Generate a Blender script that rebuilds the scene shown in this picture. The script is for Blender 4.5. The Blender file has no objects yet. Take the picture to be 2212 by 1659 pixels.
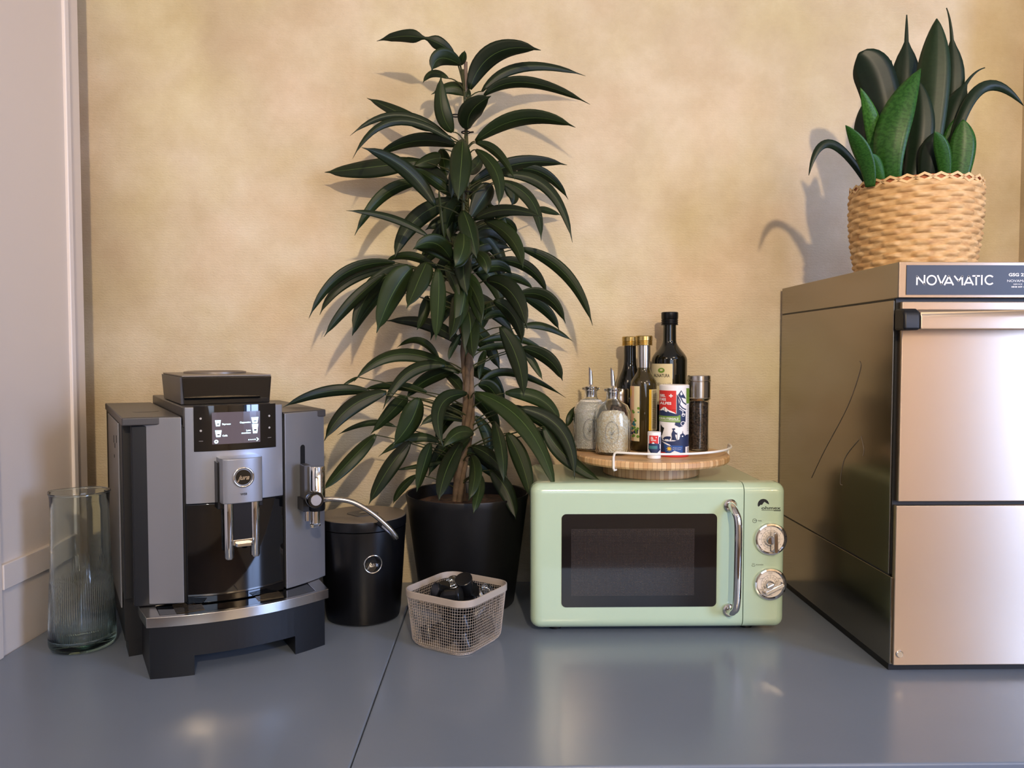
import bpy, bmesh, math, random
from mathutils import Vector, Matrix
random.seed(7)
PI = math.pi
S = bpy.context.scene
COL = S.collection

# ------------------------------------------------------------------ camera
H, FPX, YAW, TILT = .485, 1660.0, math.radians(1.0), math.atan(65.5/1660)
cam_d = bpy.data.cameras.new('camera'); cam = bpy.data.objects.new('camera', cam_d); COL.objects.link(cam)
cam.location = (0, 0, H); cam.rotation_euler = (PI/2-TILT, 0, -YAW)
cam_d.sensor_width = 36; cam_d.lens = FPX/2212*36; cam_d.clip_start = .02
S.camera = cam

# ------------------------------------------------------------------ world, exposure
S.view_settings.view_transform = 'Standard'; S.view_settings.look = 'None'
S.view_settings.gamma = 1; S.view_settings.use_curve_mapping = False
S.view_settings.exposure = 0.38
S.cycles.use_denoising = True
W = bpy.data.worlds.new('World'); S.world = W; W.use_nodes = True
W.node_tree.nodes['Background'].inputs[0].default_value = (.30, .48, 1, 1)
W.node_tree.nodes['Background'].inputs[1].default_value = .9

# ------------------------------------------------------------------ lights
def area(name, loc, target, size, power, color, shape='DISK', sy=None):
    d = bpy.data.lights.new(name, 'AREA'); d.shape = shape; d.size = size
    if sy: d.size_y = sy
    d.energy = power; d.color = color
    o = bpy.data.objects.new(name, d); COL.objects.link(o); o.location = loc
    o.rotation_euler = (Vector(target)-Vector(loc)).to_track_quat('-Z', 'Y').to_euler()
    return o
WARM = (1, .77, .52)
COOL = (.42, .58, 1)
area('window_daylight', (2.62, -.82, .75), (0, 1.0, .1), .78, 64, COOL, 'RECTANGLE', 1.3)
area('camera_fill_light', (.5, -3.15, .8), (.2, 1.0, .3), 1.7, 24, (.62, .76, 1), 'RECTANGLE', 1.5)  # added cool fill from behind the camera, no window stands there
sp = bpy.data.lights.new('ceiling_spot_light', 'SPOT'); sp.energy = 190; sp.color = WARM; sp.spot_size = math.radians(74); sp.spot_blend = .85; sp.shadow_soft_size = .045
so = bpy.data.objects.new('ceiling_spot_light', sp); COL.objects.link(so); so.location = (.33, -1.5, 1.60)
so.rotation_euler = (Vector((.1, 1.6, 1.40))-so.location).to_track_quat('-Z', 'Y').to_euler()
area('ceiling_lamp_light_left', (-.75, -.1, 1.64), (-.3, 1.3, .2), .45, 4.5, WARM)
area('ceiling_lamp_light_right', (.9, .1, 1.64), (.8, 1.3, .3), .45, 3, WARM)
area('wall_fill_light', (1.9, -2.2, 1.64), (2.4, -2.1, .5), .3, 40, WARM)  # added warm fill, brightens the unseen wall that the dishwasher door reflects

# ------------------------------------------------------------------ pixel helpers (measured points -> real positions)
_cy, _sy, _ct, _st = math.cos(YAW), math.sin(YAW), math.cos(TILT), math.sin(TILT)
FWD = Vector((_sy*_ct, _cy*_ct, -_st)); RGT = Vector((_cy, -_sy, 0)); UPV = RGT.cross(FWD)
CAM = Vector((0, 0, H))
def ray(x, y): return FWD + RGT*((x-1106)/FPX) + UPV*((829.5-y)/FPX)
def atY(x, y, Y): r = ray(x, y); return CAM + r*(Y/r.y)
def atZ(x, y, z): r = ray(x, y); return CAM + r*((z-H)/r.z)

# ------------------------------------------------------------------ materials
def lin(c):
    return tuple((v/255/12.92 if v/255 <= .04045 else ((v/255+.055)/1.055)**2.4) for v in c)+(1,)
class NT:
    def __init__(s, name):
        s.m = bpy.data.materials.new(name); s.m.use_nodes = True; s.t = s.m.node_tree; s.n = s.t.nodes
        s.b = s.n['Principled BSDF']
    def add(s, typ, **k):
        n = s.n.new(typ)
        for a, v in k.items():
            if a.startswith('i_'): n.inputs[a[2:].replace('_', ' ')].default_value = v
            else: setattr(n, a, v)
        return n
    def link(s, a, b): s.t.links.new(a, b)
    def coord(s, out='Object', scale=(1, 1, 1)):
        c = s.add('ShaderNodeTexCoord'); mp = s.add('ShaderNodeMapping'); mp.inputs['Scale'].default_value = scale
        s.link(c.outputs[out], mp.inputs[0]); return mp.outputs[0]
    def noise(s, co, scale, detail=3, rough=.5):
        n = s.add('ShaderNodeTexNoise'); n.inputs['Scale'].default_value = scale; n.inputs['Detail'].default_value = detail
        n.inputs['Roughness'].default_value = rough
        s.link(co, n.inputs['Vector']); return n.outputs['Fac']
    def ramp(s, fac, stops):
        r = s.add('ShaderNodeValToRGB'); e = r.color_ramp.elements
        while len(e) < len(stops): e.new(.5)
        for el, (p, c) in zip(e, stops): el.position = p; el.color = c if len(c) == 4 else tuple(c)+(1,)
        s.link(fac, r.inputs[0]); return r.outputs[0]
    def bump(s, h, strength, dist=.001):
        b = s.add('ShaderNodeBump'); b.inputs['Strength'].default_value = strength; b.inputs['Distance'].default_value = dist
        s.link(h, b.inputs['Height']); s.link(b.outputs[0], s.b.inputs['Normal']); return b
def P(name, rgb, rough=.5, metal=0, coat=0, spec=.5, trans=0, ior=1.45, emit=None, es=0, var=0, vscale=40, bump=0, bscale=400, aniso=0):
    t = NT(name); b = t.b
    c = lin(rgb)
    b.inputs['Base Color'].default_value = c; b.inputs['Roughness'].default_value = rough
    b.inputs['Metallic'].default_value = metal; b.inputs['Coat Weight'].default_value = coat; b.inputs['Coat Roughness'].default_value = .04
    b.inputs['Specular IOR Level'].default_value = spec; b.inputs['Transmission Weight'].default_value = trans
    b.inputs['IOR'].default_value = ior
    if emit: b.inputs['Emission Color'].default_value = lin(emit); b.inputs['Emission Strength'].default_value = es
    if var:
        co = t.coord(); n = t.noise(co, vscale, 4)
        t.link(t.ramp(n, [(.25, tuple(v*(1-var) for v in c[:3])), (.75, tuple(min(1, v*(1+var)) for v in c[:3]))]), b.inputs['Base Color'])
    if bump:
        co = t.coord(); t.bump(t.noise(co, bscale, 2), bump)
    if aniso:
        b.inputs['Anisotropic'].default_value = aniso; b.inputs['Anisotropic Rotation'].default_value = .25
        tg = t.add('ShaderNodeTangent'); tg.direction_type = 'RADIAL'; tg.axis = 'Z'; t.link(tg.outputs[0], b.inputs['Tangent'])
    return t.m

def mk_wall():
    t = NT('wallpaper_sand'); co = t.coord()
    n1 = t.noise(co, 2.3, 5, .62); n2 = t.noise(co, 9, 6, .7)
    mx = t.add('ShaderNodeMath', operation='MULTIPLY_ADD'); t.link(n2, mx.inputs[0]); mx.inputs[1].default_value = .45; t.link(n1, mx.inputs[2])
    c = t.ramp(mx.outputs[0], [(.50, lin((186, 167, 134))), (.66, lin((198, 181, 148))), (.80, lin((210, 195, 165))), (.95, lin((220, 207, 181)))])
    hu = t.ramp(t.noise(co, 3.7, 3, .5), [(.32, (1.03, .97, .98)), (.5, (1, 1, 1)), (.68, (.99, 1.0, .88))])
    mm = t.add('ShaderNodeMix', data_type='RGBA', blend_type='MULTIPLY'); mm.inputs[0].default_value = 1; t.link(c, mm.inputs[6]); t.link(hu, mm.inputs[7])
    t.link(mm.outputs[2], t.b.inputs['Base Color'])
    t.b.inputs['Roughness'].default_value = .55
    # vinyl weave: fine horizontal dashes
    co2 = t.coord(scale=(1, 1, 2.1)); n3 = t.noise(co2, 230, 3, .6)
    w = t.add('ShaderNodeTexWave', wave_type='BANDS', bands_direction='Z'); w.inputs['Scale'].default_value = 52; w.inputs['Distortion'].default_value = 6
    w.inputs['Detail'].default_value = 2; w.inputs['Detail Scale'].default_value = 3
    t.link(t.coord(), w.inputs['Vector'])
    ad = t.add('ShaderNodeMath', operation='MULTIPLY_ADD'); t.link(w.outputs['Fac'], ad.inputs[0]); ad.inputs[1].default_value = .3; t.link(n3, ad.inputs[2])
    t.bump(ad.outputs[0], .6, .0011)
    return t.m
M = {}
M['wall'] = mk_wall()
M['lwall'] = P('painted_panel', (214, 202, 190), .38, bump=.05, bscale=60)
M['wtrim'] = P('painted_trim', (226, 216, 208), .35)
M['ceil'] = P('ceiling_white', (225, 222, 215), .8)
M['floorm'] = P('dark_floor', (92, 74, 60), .45, var=.3, vscale=3)
M['roomwall'] = P('room_wall', (214, 200, 182), .8, var=.06, vscale=2)
def mk_counter():
    t = NT('counter_lacquer'); co = t.coord()
    t.link(t.ramp(t.noise(co, 3, 4), [(.3, lin((117, 127, 140))), (.7, lin((122, 132, 145)))]), t.b.inputs['Base Color'])
    t.b.inputs['Roughness'].default_value = .23; t.b.inputs['Specular IOR Level'].default_value = .5
    return t.m
M['counter'] = mk_counter()
M['joint'] = P('joint_dark', (35, 36, 40), .8)
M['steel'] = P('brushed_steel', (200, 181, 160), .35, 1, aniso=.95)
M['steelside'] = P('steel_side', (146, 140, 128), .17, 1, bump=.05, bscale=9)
M['chrome'] = P('chrome', (222, 220, 216), .05, 1)
M['satin'] = P('satin_steel', (200, 196, 190), .22, 1)
M['edge'] = P('steel_edge', (225, 220, 214), .2, 1)
M['blk'] = P('black_gloss', (6, 7, 9), .04, coat=.6)
M['blks'] = P('black_satin', (12, 13, 16), .28)
M['blkm'] = P('black_matte', (10, 12, 16), .45, bump=.05, bscale=900)
M['dgrey'] = P('dark_grey_plastic', (62, 60, 60), .36, bump=.06, bscale=1200)
M['silver'] = P('silver_lacquer', (142, 142, 144), .34, .55, coat=.15)
M['silver2'] = P('silver_lacquer_front', (150, 152, 158), .3, .6, coat=.25)
M['taupe'] = P('taupe_lid', (128, 118, 106), .38, .5)
M['screen'] = P('screen_glow', (30, 28, 34), .1, emit=(95, 84, 92), es=.8)
M['pixel'] = P('screen_pixels', (220, 250, 255), .3, emit=(190, 240, 255), es=1.5)
M['dimdot'] = P('touch_dots', (150, 145, 140), .4, emit=(150, 145, 140), es=.25)
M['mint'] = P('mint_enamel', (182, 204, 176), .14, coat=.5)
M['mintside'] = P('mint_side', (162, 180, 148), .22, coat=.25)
M['ink'] = P('black_ink', (14, 14, 14), .5)
M['dial'] = P('dial_face', (226, 216, 204), .45)
M['white'] = P('white_lacquer', (238, 236, 230), .3)
M['paper'] = P('label_cream', (226, 216, 178), .6)
M['whitep'] = P('label_white', (238, 238, 240), .5)
M['red'] = P('label_red', (205, 48, 44), .5)
M['navy'] = P('label_navy', (36, 50, 88), .5)
M['blue'] = P('label_blue', (34, 80, 150), .5)
M['teal'] = P('label_teal', (60, 120, 130), .5)
M['green'] = P('label_green', (112, 148, 60), .5)
M['gold'] = P('gold_cap', (205, 178, 112), .26, 1)
M['yellow'] = P('label_yellow', (232, 190, 60), .5)
M['peach'] = P('label_peach', (222, 176, 140), .55)
M['grey'] = P('label_grey', (150, 150, 150), .6)
M['sign'] = P('sign_slate', (46, 52, 64), .4)
M['glass'] = P('clear_glass', (250, 252, 250), .0, trans=1, ior=1.45)
def mk_green_glass():
    t = NT('green_glass'); t.b.inputs['Base Color'].default_value = (.93, .985, .97, 1); t.b.inputs['Roughness'].default_value = 0
    t.b.inputs['Transmission Weight'].default_value = 1; t.b.inputs['IOR'].default_value = 1.45
    va = t.add('ShaderNodeVolumeAbsorption'); va.inputs['Color'].default_value = (.5, .88, .8, 1); va.inputs['Density'].default_value = 9
    t.link(va.outputs[0], t.n['Material Output'].inputs['Volume']); return t.m
M['gglass'] = mk_green_glass()
M['bottleglass'] = P('dark_bottle_glass', (14, 16, 10), .05, coat=.5)
M['oil'] = P('dark_oil', (40, 32, 14), .05, coat=.4)
M['oilglass'] = P('olive_bottle_glass', (52, 44, 18), .04, coat=.6)
def mk_grain(name, c1, c2, sc):
    t = NT(name); co = t.coord(); v = t.add('ShaderNodeTexVoronoi'); v.inputs['Scale'].default_value = sc; t.link(co, v.inputs['Vector'])
    h = t.add('ShaderNodeSeparateColor'); t.link(v.outputs['Color'], h.inputs[0])
    t.link(t.ramp(h.outputs[0], [(.1, lin(c1)), (.9, lin(c2))]), t.b.inputs['Base Color']); t.b.inputs['Roughness'].default_value = .7
    t.bump(v.outputs['Distance'], .8, .002); return t.m
M['salt'] = mk_grain('coarse_salt', (236, 220, 180), (255, 252, 236), 420)
M['sugar'] = mk_grain('white_crystals', (240, 236, 222), (255, 254, 250), 600)
M['pepper'] = mk_grain('peppercorns', (22, 15, 12), (92, 72, 58), 330)
M['soil'] = mk_grain('potting_soil', (24, 16, 12), (82, 54, 38), 110)
def mk_bamboo(name, n, edge):
    t = NT(name); c = t.add('ShaderNodeTexCoord'); sp = t.add('ShaderNodeSeparateXYZ'); t.link(c.outputs['Object'], sp.inputs[0])
    if edge:
        a = t.add('ShaderNodeMath', operation='ARCTAN2'); t.link(sp.outputs[1], a.inputs[0]); t.link(sp.outputs[0], a.inputs[1]); src = a.outputs[0]
    else: src = sp.outputs[1]
    m = t.add('ShaderNodeMath', operation='MULTIPLY'); t.link(src, m.inputs[0]); m.inputs[1].default_value = n
    f = t.add('ShaderNodeMath', operation='FLOOR'); t.link(m.outputs[0], f.inputs[0])
    wn = t.add('ShaderNodeTexWhiteNoise', noise_dimensions='1D'); t.link(f.outputs[0], wn.inputs['W'])
    col = t.ramp(wn.outputs[0], [(0, lin((196, 152, 104))), (.5, lin((212, 174, 126))), (1, lin((228, 196, 150)))])
    fr = t.add('ShaderNodeMath', operation='FRACT'); t.link(m.outputs[0], fr.inputs[0])
    gt = t.add('ShaderNodeMath', operation='LESS_THAN'); t.link(fr.outputs[0], gt.inputs[0]); gt.inputs[1].default_value = .09
    mx = t.add('ShaderNodeMix', data_type='RGBA'); t.link(gt.outputs[0], mx.inputs[0]); t.link(col, mx.inputs[6]); mx.inputs[7].default_value = lin((160, 118, 78))
    t.link(mx.outputs[2], t.b.inputs['Base Color']); t.b.inputs['Roughness'].default_value = .4; return t.m
M['bamboo_edge'] = mk_bamboo('bamboo_edge', 18.3, True); M['bamboo_edge2'] = mk_bamboo('bamboo_foot', 11.3, True)
M['bamboo_top'] = mk_bamboo('bamboo_top', 60, False)
def mk_leaf(name, c1, c2, c3, sc, rough=.35, band=0):
    t = NT(name); g = t.add('ShaderNodeTexCoord')
    oi = t.add('ShaderNodeObjectInfo')
    n = t.noise(t.coord(), sc, 4)
    mx = t.add('ShaderNodeMath', operation='MULTIPLY_ADD'); t.link(oi.outputs['Random'], mx.inputs[0]); mx.inputs[1].default_value = .5
    ms = t.add('ShaderNodeMath', operation='MULTIPLY'); t.link(n, ms.inputs[0]); ms.inputs[1].default_value = .5
    t.link(ms.outputs[0], mx.inputs[2])
    col = t.ramp(mx.outputs[0], [(.1, lin(c1)), (.5, lin(c2)), (.85, lin(c3))])
    uv = t.add('ShaderNodeSeparateXYZ'); t.link(g.outputs['UV'], uv.inputs[0])
    if band:
        mp = t.add('ShaderNodeMapping'); mp.inputs['Scale'].default_value = (3, 18, 1); t.link(g.outputs['UV'], mp.inputs[0])
        nn = t.noise(mp.outputs[0], 2.2, 3, .6)
        col2 = t.ramp(nn, [(.44, (1, 1, 1)), (.58, tuple(band))])
        mm = t.add('ShaderNodeMix', data_type='RGBA', blend_type='MULTIPLY'); mm.inputs[0].default_value = 1; t.link(col, mm.inputs[6]); t.link(col2, mm.inputs[7]); col = mm.outputs[2]
    else:
        d = t.add('ShaderNodeMath', operation='SUBTRACT'); t.link(uv.outputs[0], d.inputs[0]); d.inputs[1].default_value = .5
        a = t.add('ShaderNodeMath', operation='ABSOLUTE'); t.link(d.outputs[0], a.inputs[0])
        l = t.add('ShaderNodeMath', operation='LESS_THAN'); t.link(a.outputs[0], l.inputs[0]); l.inputs[1].default_value = .012
        mm = t.add('ShaderNodeMix', data_type='RGBA'); t.link(l.outputs[0], mm.inputs[0]); t.link(col, mm.inputs[6]); mm.inputs[7].default_value = lin((74, 92, 46)); col = mm.outputs[2]
    t.link(col, t.b.inputs['Base Color']); t.b.inputs['Roughness'].default_value = rough; t.b.inputs['Specular IOR Level'].default_value = .3
    return t.m
M['leaf'] = mk_leaf('ficus_leaf', (15, 25, 10), (22, 35, 13), (36, 52, 19), 14, .46)
M['snake_d'] = mk_leaf('snake_leaf_dark', (14, 28, 18), (22, 40, 24), (32, 54, 30), 12, .42, (.8, .85, .8))
M['snake_g'] = mk_leaf('snake_leaf_green', (36, 76, 26), (46, 92, 32), (64, 112, 40), 12, .4, (.45, .6, .5))
M['bark'] = P('bark', (92, 76, 58), .85, var=.45, vscale=60, bump=.9, bscale=150)
M['stalk'] = P('green_stalk', (58, 62, 34), .6)
M['cane'] = P('grey_cane', (128, 112, 104), .6)
M['potb'] = P('black_planter', (13, 13, 14), .45, bump=.2, bscale=40)
M['binb'] = P('bin_black', (8, 8, 10), .3)
M['wire'] = P('greige_wire', (176, 164, 152), .4, .1)
M['terra'] = P('terracotta', (168, 100, 62), .8)
def mk_weave():
    t = NT('woven_straw'); g = t.add('ShaderNodeTexCoord'); mp = t.add('ShaderNodeMapping'); mp.inputs['Scale'].default_value = (30, 15, 1)
    t.link(g.outputs['UV'], mp.inputs[0]); n1 = t.noise(mp.outputs[0], 1.0, 2)
    mp2 = t.add('ShaderNodeMapping'); mp2.inputs['Scale'].default_value = (40, 420, 1); t.link(g.outputs['UV'], mp2.inputs[0]); n2 = t.noise(mp2.outputs[0], 1, 2)
    m = t.add('ShaderNodeMath', operation='MULTIPLY_ADD'); t.link(n2, m.inputs[0]); m.inputs[1].default_value = .35
    s2 = t.add('ShaderNodeMath', operation='MULTIPLY'); t.link(n1, s2.inputs[0]); s2.inputs[1].default_value = .65; t.link(s2.outputs[0], m.inputs[2])
    t.link(t.ramp(m.outputs[0], [(.3, lin((176, 130, 80))), (.5, lin((210, 170, 116))), (.7, lin((232, 200, 150)))]), t.b.inputs['Base Color'])
    t.b.inputs['Roughness'].default_value = .6; t.bump(n2, .5, .001); return t.m
M['weave'] = mk_weave()
M['straw'] = P('pale_straw', (226, 190, 138), .6, var=.15, vscale=90)
def mk_mesh_glass():
    t = NT('oven_door_glass'); co = t.coord()
    t.b.inputs['Base Color'].default_value = lin((16, 15, 17)); t.b.inputs['Roughness'].default_value = .05; t.b.inputs['Coat Weight'].default_value = .5
    return t.m
M['ovenglass'] = mk_mesh_glass()
def mk_perf():
    t = NT('perforated_screen'); v = t.add('ShaderNodeTexVoronoi'); v.inputs['Scale'].default_value = 420; v.inputs['Randomness'].default_value = 0
    t.link(t.coord(), v.inputs['Vector'])
    t.link(t.ramp(v.outputs['Distance'], [(.28, lin((9, 9, 10))), (.4, lin((52, 47, 46)))]), t.b.inputs['Base Color'])
    t.b.inputs['Roughness'].default_value = .12; t.b.inputs['Coat Weight'].default_value = .5; return t.m
M['perf'] = mk_perf()
M['lamp'] = P('lamp_glow', (255, 240, 220), .5, emit=(255, 214, 150), es=6)

# ------------------------------------------------------------------ geometry helpers
def bm_new(): return bmesh.new()
def link(name, me, parent=None, loc=(0, 0, 0), rot=(0, 0, 0)):
    o = bpy.data.objects.new(name, me); COL.objects.link(o); o.location = loc; o.rotation_euler = rot
    if parent: o.parent = parent
    return o
def obj(name, bm, mats, parent=None, loc=(0, 0, 0), rot=(0, 0, 0), smooth=None, bevel=0, seg=3, normals=True):
    if normals: bmesh.ops.recalc_face_normals(bm, faces=bm.faces[:])
    me = bpy.data.meshes.new(name); bm.to_mesh(me); bm.free()
    if not isinstance(mats, (list, tuple)): mats = [mats]
    for m in mats: me.materials.append(M[m] if isinstance(m, str) else m)
    o = link(name, me, parent, loc, rot)
    if bevel:
        b = o.modifiers.new('bevel', 'BEVEL'); b.width = bevel; b.segments = seg; b.limit_method = 'ANGLE'; b.angle_limit = math.radians(35)
        b.harden_normals = True
    if smooth is not None or bevel:
        me.shade_smooth()
        me.set_sharp_from_angle(angle=math.radians(smooth if smooth else 35))
    return o
def tag(o, label, cat, group=None):
    o['label'] = label; o['category'] = cat
    if group: o['group'] = group
    return o
def thing(name, label, cat, loc=(0, 0, 0), rz=0, group=None):
    o = bpy.data.objects.new(name, None); COL.objects.link(o); o.location = loc; o.rotation_euler = (0, 0, rz); o.empty_display_size = .05
    return tag(o, label, cat, group)
def struct(o): o['kind'] = 'structure'; return o
def box(bm, x0, x1, y0, y1, z0, z1, mi=0):
    v = [bm.verts.new((x, y, z)) for z in (z0, z1) for y in (y0, y1) for x in (x0, x1)]
    for f in ((0, 1, 3, 2), (4, 5, 7, 6), (0, 1, 5, 4), (2, 3, 7, 6), (0, 2, 6, 4), (1, 3, 7, 5)):
        bm.faces.new([v[i] for i in f]).material_index = mi
    return bm
def prism(bm, pts, z0, z1, mi=0, top=None):
    n = len(pts); a = [bm.verts.new((p[0], p[1], z0)) for p in pts]; t = top or pts
    b = [bm.verts.new((p[0], p[1], z1)) for p in t]
    bm.faces.new(a).material_index = mi; bm.faces.new(b).material_index = mi
    for i in range(n): bm.faces.new((a[i], a[(i+1) % n], b[(i+1) % n], b[i])).material_index = mi
    return bm
def lathe(bm, prof, seg=64, cx=0, cy=0, mi=0, rf=None, closed=False):
    rings = []
    for r, z in prof:
        if r < 1e-6: rings.append([bm.verts.new((cx, cy, z))])
        else: rings.append([bm.verts.new((cx+r*(rf(2*PI*i/seg, z) if rf else 1)*math.cos(2*PI*i/seg), cy+r*(rf(2*PI*i/seg, z) if rf else 1)*math.sin(2*PI*i/seg), z)) for i in range(seg)])
    pr = list(zip(rings, rings[1:]))
    if closed: pr.append((rings[-1], rings[0]))
    for a, b in pr:
        for i in range(seg):
            j = (i+1) % seg
            if len(a) == 1 and len(b) == 1: continue
            if len(a) == 1: f = (a[0], b[j], b[i])
            elif len(b) == 1: f = (a[i], a[j], b[0])
            else: f = (a[i], a[j], b[j], b[i])
            bm.faces.new(f).material_index = mi
    return bm
def tube(bm, pts, r, seg=12, mi=0, cap=True, closed=False):
    pts = [Vector(p) for p in pts]; n = len(pts); rs = r if isinstance(r, (list, tuple)) else [r]*n
    rings = []; up = None
    for i, p in enumerate(pts):
        if closed: t = pts[(i+1) % n]-pts[i-1]
        else: t = pts[min(i+1, n-1)]-pts[max(i-1, 0)]
        t.normalize()
        if up is None: up = Vector((0, 0, 1)) if abs(t.z) < .9 else Vector((1, 0, 0))
        s = t.cross(up).normalized(); up = s.cross(t).normalized()
        rings.append([bm.verts.new(p+(s*math.cos(2*PI*k/seg)+up*math.sin(2*PI*k/seg))*rs[i]) for k in range(seg)])
    pr = list(zip(rings, rings[1:]))
    if closed: pr.append((rings[-1], rings[0]))
    for a, b in pr:
        for k in range(seg): bm.faces.new((a[k], a[(k+1) % seg], b[(k+1) % seg], b[k])).material_index = mi
    if cap and not closed:
        bm.faces.new(rings[0]).material_index = mi; bm.faces.new(rings[-1]).material_index = mi
    return bm
def bez(a, m, b, n):   # curve through m at the middle
    a, m, b = Vector(a), Vector(m), Vector(b); c = m*2-(a+b)*.5
    return [a*(1-t)**2+c*2*t*(1-t)+b*t*t for t in (i/n for i in range(n+1))]
def smooth_path(pts, n=8):
    pts = [Vector(p) for p in pts]; out = []
    for i in range(len(pts)-1):
        p0, p1, p2, p3 = pts[max(i-1, 0)], pts[i], pts[i+1], pts[min(i+2, len(pts)-1)]
        for k in range(n):
            t = k/n; out.append(.5*((2*p1)+(p2-p0)*t+(2*p0-5*p1+4*p2-p3)*t*t+(3*p1-p0-3*p2+p3)*t**3))
    out.append(pts[-1]); return out
def rrect(cx, cy, hx, hy, r, n=6):
    out = []
    for sx, sy, a0 in ((1, 1, 0), (-1, 1, 90), (-1, -1, 180), (1, -1, 270)):
        for k in range(n+1):
            a = math.radians(a0+90*k/n); out.append((cx+sx*(hx-r)+r*math.cos(a), cy+sy*(hy-r)+r*math.sin(a)))
    return out

# flat artwork (labels, lettering) mapped onto a surface
class Art:
    def __init__(s): s.bm = bmesh.new(); s.mats = []; s.layer = 0
    def mi(s, m):
        if m not in s.mats: s.mats.append(m)
        return s.mats.index(m)
    def poly(s, pts, m, lay=None):
        z = (s.layer if lay is None else lay)
        v = [s.bm.verts.new((p[0], p[1], z)) for p in pts]
        try: s.bm.faces.new(v).material_index = s.mi(m)
        except ValueError: pass
        s.layer += 0
    def rect(s, x0, y0, x1, y1, m, lay=0): s.poly([(x0, y0), (x1, y0), (x1, y1), (x0, y1)], m, lay)
    def disc(s, x, y, r, m, lay=0, n=32, ry=None): s.poly([(x+r*math.cos(2*PI*i/n), y+(ry or r)*math.sin(2*PI*i/n)) for i in range(n)], m, lay)
    def ring(s, x, y, r0, r1, m, lay=0, n=40, a0=0, a1=2*PI):
        i = s.mi(m); pa = None
        for k in range(n+1):
            a = a0+(a1-a0)*k/n; c, q = math.cos(a), math.sin(a)
            p = (s.bm.verts.new((x+r0*c, y+r0*q, lay)), s.bm.verts.new((x+r1*c, y+r1*q, lay)))
            if pa: s.bm.faces.new((pa[0], pa[1], p[1], p[0])).material_index = i
            pa = p
    def stroke(s, pts, w, m, lay=0):
        for a, b in zip(pts, pts[1:]):
            dx, dy = b[0]-a[0], b[1]-a[1]; L = math.hypot(dx, dy) or 1; nx, ny = -dy/L*w/2, dx/L*w/2; ex, ey = dx/L*w*.3, dy/L*w*.3
            s.poly([(a[0]+nx-ex, a[1]+ny-ey), (a[0]-nx-ex, a[1]-ny-ey), (b[0]-nx+ex, b[1]-ny+ey), (b[0]+nx+ex, b[1]+ny+ey)], m, lay)
    def text(s, txt, x, y, h, m, lay=0, w=None, shear=0, align='LEFT', bold=0, ydown=True, rot=0):
        cu = bpy.data.curves.new('t', 'FONT'); cu.body = txt; cu.size = 1; cu.shear = shear; cu.offset = bold; cu.resolution_u = 3
        o = bpy.data.objects.new('t', cu); COL.objects.link(o); dg = bpy.context.evaluated_depsgraph_get()
        me = bpy.data.meshes.new_from_object(o.evaluated_get(dg)); bpy.data.objects.remove(o); bpy.data.curves.remove(cu)
        xs = [v.co.x for v in me.vertices]
        if not xs: return
        x0, x1 = min(xs), max(xs); k = h/.73; kx = (w/(x1-x0)) if w else k
        off = {'LEFT': 0, 'CENTER': .5, 'RIGHT': 1}[align]*(x1-x0)
        i = s.mi(m); vs = []; cr, sr = math.cos(rot), math.sin(rot)
        for v in me.vertices:
            px, py = (v.co.x-x0-off)*kx, v.co.y*k
            px, py = px*cr-py*sr, px*sr+py*cr
            vs.append(s.bm.verts.new((x+px, y-py if ydown else y+py, lay)))
        for p in me.polygons:
            try: s.bm.faces.new([vs[j] for j in p.vertices]).material_index = i
            except ValueError: pass
        bpy.data.meshes.remove(me)
    def build(s, name, fn, parent=None, cut=None, thick=True, loc=(0, 0, 0), step=.00012):
        """fn(x, y, lift) -> 3D point; lift grows with the layer"""
        bm = s.bm
        bmesh.ops.triangulate(bm, faces=bm.faces[:])
        if cut:
            x0, x1, n = cut
            for k in range(1, n):
                bmesh.ops.bisect_plane(bm, geom=bm.verts[:]+bm.edges[:]+bm.faces[:], plane_co=(x0+(x1-x0)*k/n, 0, 0), plane_no=(1, 0, 0), dist=1e-7)
        for v in bm.verts: v.co = Vector(fn(v.co.x, v.co.y, .0002+step*v.co.z))
        return obj(name, bm, s.mats, parent, loc, normals=False)

# ------------------------------------------------------------------ ROOM
WY = 1.62
bm = bm_new(); box(bm, -1.6, 3.0, WY, WY+.1, -.9, 1.7); struct(obj('wall_back', bm, 'wall'))
bm = bm_new(); box(bm, -.93, -.90, 1.50, WY, -.03, 1.7); struct(obj('wall_alcove', bm, 'wall'))
bm = bm_new(); box(bm, -.93, -.795, -.2, 1.452, -.9, 1.7); box(bm, -.93, -.800, 1.452, 1.502, -.9, 1.7); struct(obj('wall_left', bm, 'lwall', bevel=.001))
bm = bm_new(); box(bm, -.80, -.7895, 1.4385, 1.4525, 0, 1.7); struct(obj('trim_1', bm, 'wtrim', bevel=.002))
bm = bm_new(); box(bm, -.80, -.787, 1.2235, 1.438, .108, .149)
struct(obj('baseboard_left', bm, 'lwall', bevel=.0015))
bm = bm_new(); box(bm, -.80, -.789, .3, 1.2225, 0, 1.7); struct(obj('trim_2', bm, 'lwall', bevel=.0015))
bm = bm_new(); box(bm, 1.103, 2.5, 1.42, WY, -.9, 1.7); struct(obj('wall_right', bm, 'wall'))
bm = bm_new()
box(bm, 2.5, 2.6, -3.2, -1.5, -.9, 1.7); box(bm, 2.5, 2.6, -.4, 1.62, -.9, 1.7); box(bm, 2.5, 2.6, -1.5, -.4, -.9, .05); box(bm, 2.5, 2.6, -1.5, -.4, 1.45, 1.7)
struct(obj('wall_window_side', bm, 'roomwall'))
bm = bm_new()
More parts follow.
